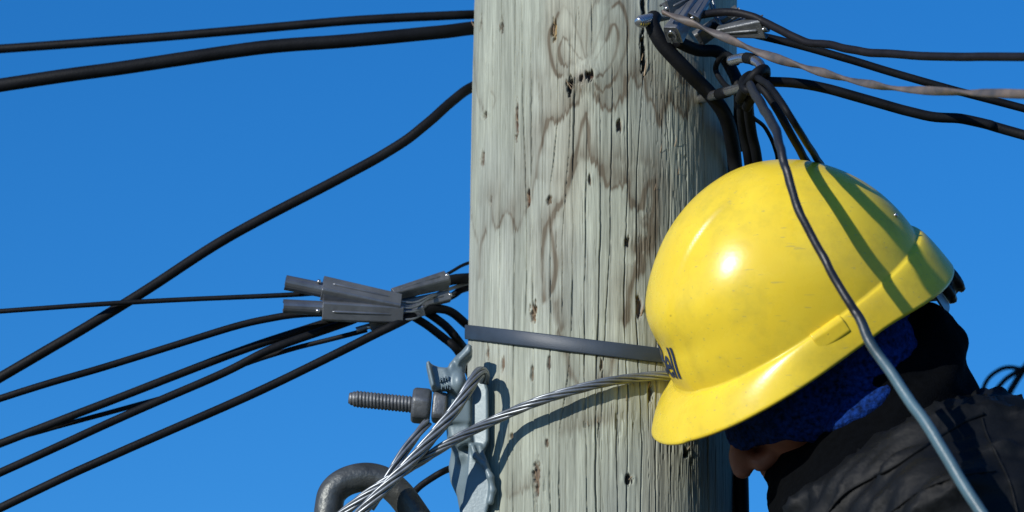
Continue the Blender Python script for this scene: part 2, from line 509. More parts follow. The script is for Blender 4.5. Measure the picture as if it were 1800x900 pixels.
STAINS = [  # (polyline, strength, line width mm, halo, halo width mm)
    (A6([(590, 350), (562, 335), (548, 265), (556, 222), (572, 203), (588, 212)]), 0.85, 1.2, 0.3, 7),
    (A6([(572, 203), (612, 243), (650, 298), (672, 322)]), 0.32, 0.8, 0.10, 5),
    (A6([(560, 405), (525, 372), (502, 285), (500, 185), (524, 112), (545, 60)]), 0.95, 1.4, 0.3, 8),
    (A6([(545, 60), (572, 38), (604, 66), (640, 160), (672, 250), (690, 312)]), 0.34, 0.9, 0.12, 6),
    (A6([(800, 212), (826, 126), (852, 140), (862, 200), (846, 290), (802, 370), (752, 412)]), 0.9, 1.3, 0.28, 8),
    (A6([(800, 212), (765, 275), (735, 325)]), 0.34, 0.9, 0.10, 6),
    (A6([(830, 30), (872, 15), (902, 100), (912, 192), (888, 300), (852, 392), (805, 462), (765, 482), (742, 452)]), 0.95, 1.4, 0.3, 8),
    (A6([(830, 30), (792, 92), (755, 190), (728, 290)]), 0.34, 0.9, 0.10, 6),
    (A6([(700, 300), (690, 180), (720, 60), (760, -20)]), 0.3, 1.2, 0.1, 5),
    (A6([(740, 500), (780, 560), (822, 580), (862, 540), (890, 482), (900, 412), (942, 405), (962, 452), (1002, 432), (1020, 520), (1060, 572), (1086, 660), (1096, 592), (1132, 528), (1176, 576), (1212, 622), (1232, 545)]), 0.75, 1.7, 0.34, 13),
    (A6([(670, 482), (640, 540), (582, 592), (540, 645), (502, 622), (480, 682), (456, 752), (432, 872), (425, 960)]), 0.6, 1.6, 0.30, 14),
    (A6([(455, 420), (450, 500), (470, 590), (490, 640)]), 0.22, 4.0, 0.2, 12),
    (A6([(692, 602), (662, 682), (640, 782), (612, 900)]), 0.7, 1.9, 0.24, 9),
    (A7([(592, 15), (556, 120), (520, 222), (482, 292), (452, 332), (442, 402), (432, 502), (432, 642), (442, 702)]), 0.7, 2.0, 0.30, 9),
    (A7([(470, 652), (500, 542), (492, 422), (470, 350), (482, 292)]), 0.65, 2.2, 0.3, 9),
    (A7([(500, 700), (505, 760), (530, 840)]), 0.4, 2.6, 0.2, 8),
    (A6([(690, 602), (704, 700), (712, 822), (760, 872)]), 0.6, 1.5, 0.2, 10),
    (A7([(672, 0), (722, 52), (752, 126), (802, 132), (852, 102), (866, 182), (890, 242), (922, 238), (942, 162), (976, 112), (992, 202), (962, 302)]), 0.8, 2.0, 0.42, 14),
    (A7([(962, 342), (962, 402), (902, 452), (922, 522), (890, 582), (862, 642), (852, 722), (842, 792)]), 0.75, 3.2, 0.4, 10),
    (A7([(985, 110), (1000, 250), (985, 380), (950, 470)]), 0.45, 5.0, 0.3, 12),
    (A7([(402, 0), (392, 112), (342, 262), (302, 352), (272, 272), (240, 272), (216, 342), (190, 292), (178, 200)]), 0.42, 1.5, 0.26, 13),
    (A7([(150, 350), (126, 422), (116, 582)]), 0.4, 2.6, 0.15, 8),
    (A7([(75, 240), (92, 330), (110, 420)]), 0.3, 1.6, 0.1, 7),
    (A8([(480, 60), (510, 160), (540, 262), (582, 322)]), 0.5, 2.0, 0.16, 8),
    (A8([(730, 190), (715, 260), (660, 300)]), 0.45, 2.6, 0.25, 9),
    (A8([(500, 520), (580, 500), (660, 480), (740, 470)]), 0.28, 4.0, 0.2, 12),
    (A8([(240, 820), (300, 800), (360, 760)]), 0.25, 2.0, 0.15, 8),
    (A6([(150, 590), (120, 500), (100, 380), (95, 300)]), 0.3, 1.5, 0.1, 8),
    (A6([(200, 570), (210, 520), (190, 480)]), 0.35, 1.2, 0.1, 6),
    (A6([(880, 840), (930, 870), (1000, 860), (1050, 900)]), 0.3, 4.0, 0.3, 12),
    (A6([(1170, 330), (1180, 420), (1225, 455), (1240, 400)]), 0.5, 2.0, 0.3, 9),
]
CRACKS = [  # px polyline of a drying check, depth mm, half width mm
    ([(851, 230), (850, 450), (849, 640), (850, 900)], 2.2, 0.55),
    ([(881, 0), (879, 200), (878, 450), (876, 560), (877, 900)], 2.6, 0.6),
    ([(905, 0), (904, 250), (903, 450), (902, 600), (900, 900)], 3.2, 0.7),
    ([(917, 0), (918, 180), (925, 340), (925, 510), (923, 560)], 3.0, 0.65),
    ([(933, 60), (934, 280), (936, 450), (937, 600), (937, 760), (938, 900)], 3.4, 0.75),
    ([(953, 140), (955, 300), (952, 460)], 1.8, 0.5),
    ([(980, 90), (981, 210), (968, 330), (967, 600), (965, 720), (966, 900)], 3.2, 0.7),
    ([(1002, 60), (1003, 230), (989, 420), (988, 560)], 2.0, 0.5),
    ([(1014, 20), (1007, 300), (1007, 480), (1001, 640), (983, 760), (982, 900)], 3.4, 0.75),
    ([(1040, 0), (1040, 100)], 2.0, 0.6), ([(1034, 170), (1028, 480), (1027, 660), (1032, 900)], 2.6, 0.6),
    ([(1055, 160), (1056, 330), (1054, 480), (1049, 640), (1047, 800), (1048, 900)], 3.6, 0.75),
    ([(1077, 110), (1076, 250), (1072, 420), (1068, 520), (1057, 700), (1056, 900)], 2.4, 0.55),
    ([(1103, 40), (1104, 330), (1099, 430), (1097, 560), (1104, 700), (1103, 840), (1101, 900)], 3.0, 0.65),
    ([(1131, 0), (1132, 120), (1120, 300), (1119, 560), (1128, 780), (1126, 900)], 2.6, 0.6),
    ([(1153, 300), (1153, 560), (1153, 760), (1152, 900)], 2.6, 0.7),
    ([(1170, 180), (1178, 300), (1176, 450), (1180, 800), (1179, 900)], 2.2, 0.7),
    ([(1205, 200), (1207, 330), (1206, 560), (1215, 900)], 2.6, 0.8),
    ([(1240, 230), (1241, 500), (1244, 900)], 2.2, 0.9),
    ([(838, 0), (840, 130), (838, 300)], 1.6, 0.5), ([(866, 40), (865, 200), (862, 330)], 1.5, 0.45),
    ([(893, 560), (893, 740), (891, 900)], 1.6, 0.45), ([(1018, 560), (1019, 680)], 1.6, 0.4),
    ([(1088, 620), (1084, 760), (1086, 900)], 1.6, 0.5), ([(1140, 620), (1139, 760)], 1.5, 0.5),
]
CHIPS = [  # px, py, half height px, half width px, depth mm, colour
    (1131, 92, 34, 4.2, 7, (0.05, 0.04, 0.03)), (1131, 10, 22, 3.5, 6, (0.06, 0.045, 0.03)),
    (908, 208, 34, 2.6, 4, (0.15, 0.075, 0.05)), (974, 50, 20, 3.4, 4, (0.30, 0.22, 0.11)),
    (881, 44, 14, 2.6, 4, (0.09, 0.06, 0.04)), (852, 203, 6, 4.5, 5, (0.06, 0.04, 0.03)),
    (1002, 152, 15, 5.0, 6, (0.03, 0.025, 0.02)), (1036, 136, 9, 6.5, 6, (0.06, 0.028, 0.018)), (1022, 140, 6, 4, 4, (0.09, 0.06, 0.04)),
    (928, 348, 16, 3.2, 4.5, (0.14, 0.07, 0.04)), (966, 352, 7, 4, 3, (0.12, 0.09, 0.06)),
    (1037, 317, 10, 2.6, 3, (0.13, 0.10, 0.07)), (1088, 222, 11, 3.4, 4, (0.10, 0.065, 0.045)),
    (1102, 426, 9, 4.2, 4, (0.12, 0.09, 0.06)), (938, 550, 18, 5.0, 4.5, (0.24, 0.17, 0.11)),
    (1124, 540, 20, 4.6, 4.5, (0.20, 0.14, 0.10)), (857, 622, 16, 2.2, 4, (0.13, 0.085, 0.06)),
    (936, 656, 12, 2.8, 2.5, (0.17, 0.14, 0.10)), (943, 840, 30, 5.0, 4, (0.15, 0.11, 0.08)),
    (1105, 842, 8, 5.2, 5, (0.06, 0.045, 0.035)), (1143, 690, 16, 3.6, 4, (0.10, 0.08, 0.06)),
    (1205, 796, 7, 4.5, 5, (0.06, 0.05, 0.04)), (848, 280, 14, 2.8, 3, (0.14, 0.11, 0.08)),
    (845, 40, 14, 2.5, 3, (0.10, 0.085, 0.065)), (884, 640, 12, 2.6, 1.5, (0.18, 0.13, 0.09)),
    (863, 352, 8, 2.2, 3, (0.12, 0.1, 0.08)), (1057, 640, 10, 2.2, 2, (0.16, 0.12, 0.08)),
    (966, 640, 12, 2.2, 2, (0.17, 0.13, 0.1)), (1232, 155, 26, 5, 5, (0.28, 0.19, 0.10)),
    (898, 765, 5, 3, 2.5, (0.12, 0.09, 0.06)), (960, 778, 7, 2.4, 2, (0.13, 0.1, 0.07)),
]

def build_pole():
    th = np.concatenate([np.linspace(R(-104), R(104), 790), np.linspace(R(104), R(256), 60)[1:-1]])
    zlo, zhi = Z0 - 0.30, Z0 + 0.30
    zs = np.concatenate([np.linspace(-0.4, zlo, 60, endpoint=False), np.linspace(zlo, zhi, 680), np.linspace(zhi, Z0 + 3.2, 40)[1:]])
    TH, ZZ = np.meshgrid(th, zs, indexing='ij')
    rad = pole_rad(ZZ)
    W = TH * RP
    # cylinder-space noise coordinates
    cx, cy = np.sin(TH) * RP, -np.cos(TH) * RP
    def cyl(sx, sz, seed): return vn3(np.stack([cx * sx + 7, cy * sx + 7, ZZ * sz], -1), seed)
    low = cyl(9, 2.0, 1) - 0.5
    mid = cyl(45, 7, 2) - 0.5
    fib = cyl(260, 9, 3) - 0.5
    fib2 = cyl(520, 30, 4) - 0.5
    disp = low * 0.003 + mid * 0.0010 + fib * 0.0004 + fib2 * 0.0002
    # colour
    base = np.array([0.335, 0.362, 0.300])
    C = np.repeat(base[None, None], TH.shape[0], 0).repeat(TH.shape[1], 1)
    C *= (1 + 0.26 * fib + 0.2 * fib2 + 0.3 * mid + 0.2 * low)[..., None]
    warm = sst(0.50, 0.75, cyl(22, 4.0, 9))
    C = C * (1 - 0.35 * warm[..., None]) + np.array([0.37, 0.345, 0.265]) * 0.35 * warm[..., None]
    pale = sst(0.55, 0.8, cyl(60, 5.0, 11))
    C = C * (1 - 0.3 * pale[..., None]) + np.array([0.52, 0.55, 0.48]) * 0.3 * pale[..., None]
    grey = sst(0.55, 0.8, cyl(30, 9.0, 12))
    C = C * (1 - 0.35 * grey[..., None]) + np.array([0.27, 0.29, 0.27]) * 0.35 * grey[..., None]
    front = np.where((np.abs(th) < R(100)))[0]
    zi = np.where((zs > zlo) & (zs < zhi))[0]
    fs = np.ix_(front, zi)
    w_, z_ = W[fs], ZZ[fs]
    jag = (vn2(w_ * 700, z_ * 14, 5) - 0.5) * 0.008 + (vn2(w_ * 1500, z_ * 40, 6) - 0.5) * 0.004
    wob = (vn2(w_ * 160, z_ * 60, 8) - 0.5) * 0.003
    Cf = C[fs]; Df = disp[fs]
    amt = np.zeros(w_.shape)
    for line, st, lw, halo, hw in STAINS:
        line = np.asarray(line); t, zz = on_pole(line[:, 0], line[:, 1])
        c = catmull(np.stack([t * RP, zz], -1), 5)
        lo, hi = c.min(0) - 0.04, c.max(0) + 0.045
        m = (w_ > lo[0]) & (w_ < hi[0]) & (z_ > lo[1]) & (z_ < hi[1])
        if not m.any(): continue
        crisp = lw <= 1.4 and st > 0.3                      # the ring lines that swirl round the knot
        g_ = 0.5 if crisp else 1.0
        d, dz = seg_dist((w_ + wob * g_)[m], (z_ + jag * g_)[m], c[:, 0], c[:, 1])
        brk = 0.55 + 0.9 * vn2(w_[m] * 90, z_[m] * 60, 14)
        if crisp: brk = np.clip(0.15 + 1.25 * vn2(w_[m] * 45 + 3, z_[m] * 40, 19), 0.45, 1.15) * 0.95
        a = st * 1.5 * np.exp(-(d / (lw * 0.00125)) ** 2) * brk
        up = 1 / (1 + np.exp(-dz / 0.0012))
        a2 = halo * 2.0 * np.exp(-(d / (hw * 0.0013)) ** 1.5) * (0.12 + 0.88 * up) * brk
        amt[m] = np.maximum(amt[m], np.maximum(a, a2) + 0.35 * np.minimum(a, a2))
    amt = np.clip(amt * (0.85 + 0.5 * (fib[fs] + 0.3)), 0, 0.9)
    Cf = Cf * (1 - amt[..., None]) + np.array([0.115, 0.092, 0.062]) * amt[..., None]
    # general vertical smears
    # the knot: a swelling with a broken centre
    t, zz = on_pole([1026], [138])
    dk = np.hypot((w_ - t[0] * RP) / 1.2, z_ - zz[0])
    Df = Df + 0.0035 * np.exp(-(dk / 0.014) ** 2)
    kn = np.exp(-(dk / 0.0055) ** 2) * 0.55
    Cf = Cf * (1 - kn[..., None]) + np.array([0.24, 0.19, 0.16]) * kn[..., None]
    # torn, rough patches of fibre
    for px, py, hh, hw, am in ((1190, 270, 110, 42, .35), (1055, 745, 34, 70, .8), (1170, 760, 90, 30, .3), (1130, 420, 150, 30, .3), (945, 850, 50, 22, .7), (1225, 420, 160, 40, .4), (1160, 150, 70, 40, .35), (860, 120, 90, 20, .35), (1215, 700, 200, 50, .35), (1010, 150, 26, 26, .8)):
        t, zz = on_pole([px], [py])
        rw_, rz_ = hw * KPX / max(.4, math.cos(t[0])), hh * KPX
        q = (slice(*np.searchsorted(w_[:, 0], [t[0] * RP - 2.2 * rw_, t[0] * RP + 2.2 * rw_])), slice(*np.searchsorted(z_[0], [zz[0] - 2.2 * rz_, zz[0] + 2.2 * rz_])))
        wq, zq = w_[q], z_[q]
        a = np.exp(-(((wq - t[0] * RP) / rw_) ** 2 + ((zq - zz[0]) / rz_) ** 2)) * am
        nz_ = vn2(wq * 1100, zq * 55, 24) - 0.5
        nz2 = vn2(wq * 700 + 3, zq * 110, 25)
        Df[q] += a * (nz_ * 0.0022 - 0.0012 * (nz2 > 0.72))
        Cf[q] *= (1 + a * (0.55 * nz_ - 0.28 * (nz2 > 0.74)))[..., None]
    # checks
    def crack(pts, dep, hw, col=0.42):
        nonlocal Cf, Df
        pts = np.asarray(pts, float); t, zz = on_pole(pts[:, 0], pts[:, 1])
        o = np.argsort(zz)
        wc = np.interp(z_[0], zz[o], (t * RP)[o])
        wob2 = (vn2(z_[0] * 40, z_[0] * 0 + dep, 21) - 0.5) * 0.0012 + (vn2(z_[0] * 160, z_[0] * 0 + dep * 3, 22) - 0.5) * 0.0006
        inside = sst(zz.min() - 0.004, zz.min() + 0.012, z_[0]) * (1 - sst(zz.max() - 0.012, zz.max() + 0.004, z_[0]))
        if zz.min() < Z0 - 0.22: inside = np.maximum(inside, z_[0] < zz.mean())
        if zz.max() > Z0 + 0.22: inside = np.where(z_[0] > zz.mean(), 1.0, inside)
        vary = np.clip(0.25 + 1.3 * vn2(z_[0] * 22, z_[0] * 0 + dep * 5 + hw, 23), 0, 1.25) * inside
        wcol = w_[:, 0]; cc_ = wc + wob2
        c0, c1 = np.searchsorted(wcol, cc_.min() - .005), np.searchsorted(wcol, cc_.max() + .005)
        if c1 <= c0: return
        on = np.where(vary > 0.01)[0]
        if not len(on): return
        q = (slice(c0, c1), slice(on[0], on[-1] + 1))
        d = np.abs(w_[q] - cc_[None, q[1]]); va = vary[None, q[1]]
        wd = hw * 0.001 * (0.32 + 0.36 * va)
        a = np.exp(-(d / wd) ** 2) * va
        lip = np.exp(-((d - 2.2 * wd) / wd) ** 2) * va
        Df[q] += lip * 0.00012 - a * dep * 0.001
        m_ = np.clip(col * a, 0, 0.85)[..., None]
        Cf[q] = Cf[q] * (1 - m_) + np.array([0.07, 0.06, 0.05]) * m_
    for pts, dep, hw in CRACKS:
        k_ = 0.6 if pts[0][0] > 1145 else 1.0
        crack(pts, dep * k_, hw * (0.75 + 0.25 * k_))
    r2 = np.random.default_rng(5)
    for _ in range(150):        # fine short checks
        x0 = r2.uniform(830, 1285); y0 = r2.uniform(-40, 920); L = r2.uniform(30, 150)
        crack([(x0, y0), (x0 + r2.uniform(-3, 3), y0 + L)], r2.uniform(0.5, 1.3), r2.uniform(0.3, 0.5), 0.4)
    # chips and torn fibres
    for px, py, hh, hw, dep, col in CHIPS:
        t, zz = on_pole([px], [py])
        cth = max(0.35, math.cos(t[0]))
        q_ = (slice(*np.searchsorted(w_[:, 0], [t[0] * RP - .022, t[0] * RP + .022])), slice(*np.searchsorted(z_[0], [zz[0] - .045, zz[0] + .045])))
        wq, zq = w_[q_], z_[q_]
        u = (wq - t[0] * RP + wob[q_] * 0.6) / (hw * KPX / cth); q = (zq - zz[0] + jag[q_] * 0.25) / (hh * KPX)
        rr_ = np.sqrt(u ** 2 + np.abs(q) ** 2.2) + 0.9 * (vn2(wq * 900 + px, zq * 260, 17) - 0.5) + 0.5 * (vn2(wq * 2200 + px, zq * 500, 18) - 0.5)
        a = 1 / (1 + np.exp(np.clip((rr_ - 0.95) / 0.10, -40, 40)))
        Df[q_] += 0.0008 * np.exp(-((np.abs(u) - 1.7) ** 2 * 3 + q ** 2)) - a * dep * 0.001
        a = np.clip(a * 1.15, 0, 0.95)
        Cf[q_] = Cf[q_] * (1 - a[..., None]) + np.array(col) * a[..., None]
    C[fs] = Cf; disp[fs] = Df
    rr = rad + disp
    v = np.stack([pole_axis_x(ZZ) + np.sin(TH) * rr, -np.cos(TH) * rr, ZZ], -1)
    nt_, nz = TH.shape
    i, j = np.meshgrid(np.arange(nt_), np.arange(nz - 1), indexing='ij')
    i2 = (i + 1) % nt_
    f = np.stack([i * nz + j, i2 * nz + j, i2 * nz + j + 1, i * nz + j + 1], -1).reshape(-1, 4)
    vv = v.reshape(-1, 3)
    root = empty('utility_pole', (0, 0, 0))
    tag(root, 'weathered grey-green round wooden utility pole with cracks, knot and brown stains', 'utility pole')
    o = mk('shaft', vv, f, M['wood'], root)
    ca = o.data.color_attributes.new('wood', 'FLOAT_COLOR', 'POINT')
    cc = np.ones((len(vv), 4), np.float32); cc[:, :3] = np.clip(C.reshape(-1, 3), 0.01, 0.9)
    ca.data.foreach_set('color', cc.ravel())
    # cut top
    top = zs[-1]
    tv = [(pole_axis_x(top) + math.sin(a) * pole_rad(top) * 1.01, -math.cos(a) * pole_rad(top) * 1.01, top - 0.003) for a in np.linspace(0, 2 * math.pi, 40, endpoint=False)]
    mk('cut_top', tv + [(x, y, z + 0.01) for x, y, z in tv], [list(range(40))[::-1], list(range(40, 80))] + [[k, (k + 1) % 40, 40 + (k + 1) % 40, 40 + k] for k in range(40)], M['splinter'], root, smooth=False)
    # splinters lifting from the surface
    for px, py, L, wd, lean_ in ((1133, 118, 30, 3.4, 2), (1127, 545, 20, 3.6, 3), (941, 545, 17, 4.0, -2), (974, 52, 16, 3.4, 2), (909, 200, 26, 1.6, 0.5),
                                 (860, 625, 14, 1.8, 1), (1236, 158, 26, 5, 4), (1004, 148, 16, 2.4, -9), (1012, 150, 12, 1.6, -14), (1139, 675, 14, 3, 2),
                                 (945, 836, 18, 3, -2), (1106, 840, 6, 3, 5), (1207, 788, 9, 2.5, 3), (1128, 100, 12, 2, 1), (929, 345, 10, 2, 1),
                                 (828, 40, 14, 3, -6), (1186, 250, 22, 2, 1), (1160, 262, 18, 1.6, 1), (1192, 300, 16, 1.8, -1), (1150, 330, 14, 1.6, 1),
                                 (1050, 740, 10, 1.5, 1), (1034, 745, 9, 1.5, -1), (880, 46, 10, 1.6, 1), (1100, 700, 14, 1.3, 0.5)):
        t, zz = on_pole([px, px + lean_], [py + L * 0.5, py - L * 0.5])
        def pt(k, lift): 
            r_ = pole_rad(zz[k]) + lift
            return np.array([pole_axis_x(zz[k]) + math.sin(t[k]) * r_, -math.cos(t[k]) * r_, zz[k]])
        a, b = pt(0, -0.0006), pt(1, 0.0028)
        tn = np.array([math.cos(t[0]), math.sin(t[0]), 0.0]); nr = np.array([math.sin(t[0]), -math.cos(t[0]), 0.0])
        h = wd * KPX * 0.5
        mid_ = (a + b) / 2 + nr * 0.0006
        v_ = [a - tn * h, a + tn * h, a + nr * h * 0.8, mid_ - tn * h * 0.9, mid_ + tn * h * 0.8, mid_ + nr * h * 0.8 + tn * h * 0.1, b]
        f_ = [(0, 1, 2), (0, 3, 4, 1), (1, 4, 5, 2), (2, 5, 3, 0), (3, 6, 4), (4, 6, 5), (5, 6, 3)]
        mk('splinter', v_, f_, M['splinter'], root, smooth=False)
    return root
POLE = build_pole()

def pole_pt(px, py, lift=0.0):
    t, z = on_pole([px], [py]); r_ = pole_rad(z[0]) + lift
    return np.array([pole_axis_x(z[0]) + math.sin(t[0]) * r_, -math.cos(t[0]) * r_, z[0]])

# ------------------------------------------------------------------ strap round the pole
def strap():
    px = np.linspace(840, 1160, 9); py = 583 + (px - 819) * (626 - 583) / (1160 - 819)
    t, z = on_pole(px, py)
    x, y = np.sin(t) * RP, -np.cos(t) * RP
    A = np.stack([x, y, np.ones_like(x)], -1)
    c, *_ = np.linalg.lstsq(A, z, rcond=None)
    n = 160; hw = 13.2 * KPX * 0.98
    v, f = [], []
    for i in range(n):
        a = 2 * math.pi * i / n
        zc = c[0] * math.sin(a) * RP - c[1] * math.cos(a) * RP + c[2]
        for dz, lift in ((-hw, 0.0015), (-hw, 0.0026), (-hw * 0.86, 0.0031), (hw * 0.86, 0.0031), (hw, 0.0026), (hw, 0.0015)):
            r_ = pole_rad(zc) + lift + 0.0003 * math.sin(a * 7)
            v.append((pole_axis_x(zc) + math.sin(a) * r_, -math.cos(a) * r_, zc + dz))
    for i in range(n):
        for j in range(6):
            f.append([i * 6 + j, ((i + 1) % n) * 6 + j, ((i + 1) % n) * 6 + (j + 1) % 6, i * 6 + (j + 1) % 6])
    tag(mk('strap', v, f, M['band']), 'dark slate band strapped tightly around the wooden pole', 'strap')
strap()

# ------------------------------------------------------------------ cables
NCAM = -FWD
def cable(name, label, pts, wpx, m='rubber', group=None, n=10, flat=1.0, twist=0.0, cat='cable', sides=12, wob=0.5):
    path = px_path(pts, n)
    if wob:
        s = np.linspace(0, len(pts) * 1.7, len(path))
        nz = np.stack([vn2(s, s * 0 + len(label), 31), vn2(s, s * 0 + len(label), 32), vn2(s, s * 0 + len(label), 33)], -1) - 0.5
        path = path + nz * wob * KPX * 2
    r_ = wpx * 0.5 * KPX
    if len(pts[0]) > 3:
        r_ = np.interp(np.linspace(0, 1, len(path)), np.linspace(0, 1, len(pts)), [p[3] for p in pts]) * 0.5 * KPX
    roll = np.linspace(0, twist, len(path)) if twist else None
    v, f = tube(path, r_, sides, flat, roll)
    return tag(mk(name, v, f, M[m]), label, cat, group)

GL = 'black cables running in from the left'
cable('overhead_cable', 'upper of two thick black cables meeting the pole top left', [(-14000, 1100, 1.2), (-5000, 430, .5), (-800, 140, .15), (0, 86, .08), (270, 66, .06), (560, 41, .05), (700, 31, .05), (828, 26, .06), (900, 25, .11), (1060, 30, .145), (1200, 40, .12)], 16.7, group=GL)
cable('overhead_cable', 'thickest black cable, just below the topmost cable on the left', [(-14000, 2300, 1.0), (-5000, 950, .45), (-800, 275, .1), (0, 150, .03), (230, 117, .02), (440, 86, .02), (620, 71, .02), (760, 58, .03), (828, 50, .05), (900, 45, .10), (1060, 52, .14), (1200, 60, .11)], 25.1, group=GL)
cable('drop_cable', 'long black cable slanting up from lower left to pole edge below the top pair', [(-9000, 6500, .9), (-3000, 2450, .35), (-600, 1012, .08), (0, 664, .02), (220, 533, .01), (400, 418, .01), (600, 312, .01), (690, 262, .01), (745, 222, .01), (790, 182, .02), (826, 155, .04), (870, 140, .11), (960, 135, .145)], 18.6, group=GL)
cable('thin_wire', 'thin nearly level black wire running into the upper grey cable clamp', [(-9000, 1200, .6), (-3000, 770, .25), (-600, 592, .04), (0, 547, .0), (250, 530, .0), (500, 519, .0), (560, 516, .0), (640, 522, .0)], 9, group=GL, cat='wire')
cable('drop_cable', 'black cable curving into the underside of the lower grey clamp tube', [(-8000, 3900, .6), (-3000, 1750, .25), (-600, 900, .04), (0, 701, .0), (200, 640, .0), (400, 578, .0), (480, 559, .0), (550, 551, .0), (640, 552, .01), (710, 548, .02)], 13, group=GL)
cable('drop_cable', 'upper of the two close parallel black cables passing under the left clamps', [(-8000, 4700, .8), (-3000, 2120, .3), (-600, 1016, .08), (0, 780, .03), (200, 703, .02), (400, 625, .02), (570, 568, .02), (650, 545, .02), (705, 549, .02), (740, 565, .02), (780, 594, .025), (808, 622, .035), (840, 690, .13), (880, 800, .14)], 14.9, group=GL)
cable('drop_cable', 'lower of the two close parallel black cables passing under the left clamps', [(-8000, 5000, .5), (-3000, 2290, .2), (-600, 1103, .03), (0, 831, .0), (220, 731, .0), (400, 652, .0), (480, 612, .0), (610, 566, .01), (680, 540, .02), (730, 540, .03), (775, 566, .03), (805, 598, .035), (830, 640, .12), (870, 760, .14)], 14.9, group=GL)
cable('drop_cable', 'lowest black cable on the left, ending in the dark knot beside the pole', [(-8000, 5200, .7), (-3000, 2420, .3), (-600, 1190, .05), (0, 893, .0), (200, 800, -.01), (450, 690, -.01), (640, 597, -.01), (700, 568, -.01), (745, 546, .01), (785, 545, .03), (815, 566, .045), (850, 600, .12), (900, 700, .145)], 15.8, group=GL)
cable('thin_wire', 'short thin black wire leaving the small clamp below the left clamps', [(20, 772, .035), (120, 745, .035), (230, 715, .03), (320, 688, .025), (430, 640, .015), (520, 612, .01), (600, 592, .0), (645, 580, -.005)], 9, group=GL, cat='wire')
cable('thin_wire', 'thin black wire rising from the dark clamp tube to the pole edge', [(740, 505, .03), (786, 482, .03), (822, 463, .05), (880, 450, .13)], 6, group=GL, cat='wire')
cable('drop_cable', 'short black cable from the dark clamp tube to the pole above the strap', [(690, 530, .03), (745, 505, .03), (790, 493, .03), (822, 489, .05), (880, 490, .13)], 19, group=GL)
cable('drop_cable', 'short black cable crossing behind the clamps to the pole above the strap', [(700, 540, .05), (745, 528, .05), (790, 522, .045), (822, 505, .06), (880, 505, .135)], 13, group=GL)
cable('drop_cable', 'short black cable curving between the steel eye and the casting', [(690, 930, -.02), (722, 873, -.01), (748, 848, -.01), (790, 824, -.01), (850, 810, .11), (900, 812, .14)], 12, group=GL)

# ------------------------------------------------------------------ drop wire clamps
def clamp(label, a, b, ha, hb, out, dp=16, wedge=0.45, wedge_off=(0, 0), bail=None, group=None, mt='clamp', name='cable_clamp', wr=None):
    a, b = np.asarray(P(*a)), np.asarray(P(*b))
    t = nrm(b - a); L = np.linalg.norm(b - a)
    o = nrm(out - t * np.dot(out, t)); s = np.cross(o, t)
    root = empty(name, a); tag(root, label, 'cable clamp', group)
    th = 2.2 * KPX
    n = 8; rings = []
    for i in range(n + 1):
        q = i / n
        h = (ha + (hb - ha) * q) * 0.5 * KPX; d = dp * KPX * (1 - 0.25 * q)
        prof = [(-h, -d), (-h, -.35 * d), (-.93 * h, -.12 * d), (-.78 * h, 0), (.78 * h, 0), (.93 * h, -.12 * d), (h, -.35 * d), (h, -d),
                (h - th, -d), (h - th, -.35 * d), (.75 * h, -th), (-.75 * h, -th), (-h + th, -.35 * d), (-h + th, -d)]
        c = a + t * L * q
        rings += [c + s * x + o * (y + d * 0.5) for x, y in prof]
    m = 14; f = []
    for i in range(n):
        for j in range(m):
            k = (j + 1) % m
            f.append([i * m + j, i * m + k, (i + 1) * m + k, (i + 1) * m + j])
    f.append(list(range(m))[::-1]); f.append([n * m + j for j in range(m)])
    sh = mk('shell', rings, f, M[mt], root, smooth=False)
    bv = sh.modifiers.new('bevel', 'BEVEL'); bv.width = 0.0006; bv.segments = 2
    # curled wedge insert standing out of the wide end
    wl = wedge * L
    c0 = a - t * wl + s * wedge_off[0] * KPX + o * wedge_off[1] * KPX
    rr = (wr if wr else ha * 0.30) * KPX
    ang = np.linspace(R(-150), R(150), 16)
    prof = [(math.cos(x) * rr * 1.05, math.sin(x) * rr) for x in ang] + [(math.cos(x) * (rr - th), math.sin(x) * (rr - th)) for x in ang[::-1]]
    path = [c0 + t * q for q in np.linspace(0, wl + L * 0.5, 5)]
    v, f = sweep(path, prof, True, up=o)
    mk('wedge', v, f, M[mt], root, smooth=False)
    # stamped rib along the web, folded lip at the mouth
    e0 = a + t * L * .12 + o * (dp * KPX * 0.5 - 0.0002); e1 = a + t * L * .86 + o * (dp * KPX * 0.75 * 0.5 - 0.0002)
    v, f = tube([e0, e0 + (e1 - e0) * .04, e0 + (e1 - e0) * .5, e0 + (e1 - e0) * .96, e1], np.array([.3, 1, 1, .8, .2]) * ha * 0.07 * KPX, 8, 1.0)
    mk('rib', v, f, M[mt], root)
    # rivet / dimple
    rv = a - t * wl * 0.12 + o * (rr * 0.9)
    v, f = tube([rv - o * 0.001, rv, rv + o * 0.0012, rv + o * 0.0018], [4 * KPX, 4 * KPX, 3.2 * KPX, 0.8 * KPX], 10)
    mk('rivet', v, f, M['chrome'], root)
    if bail:
        for off in (-1, 1):
            pts = [b - t * L * 0.25 + s * off * hb * 0.22 * KPX, b + t * 0.01 + s * off * hb * 0.2 * KPX] + [P(*p) + s * off * 2.5 * KPX for p in bail]
            v, f = tube(catmull(pts, 8), 2.0 * KPX, 8)
            mk('bail_wire', v, f, M['strand'], root)
    return root
UPC = nrm(0.75 * NCAM + 0.6 * UPV)
GC = 'drop wire clamps left of the pole'
clamp('upper grey wedge clamp with lit top face, left of the pole', (566, 505, -.02), (704, 533, -.01), 42, 36, nrm(0.62 * NCAM + 0.75 * UPV), dp=26, wedge=.46, wedge_off=(0, -6), wr=13, bail=[(760, 520, .01), (822, 498, .05), (870, 495, .12)], group=GC)
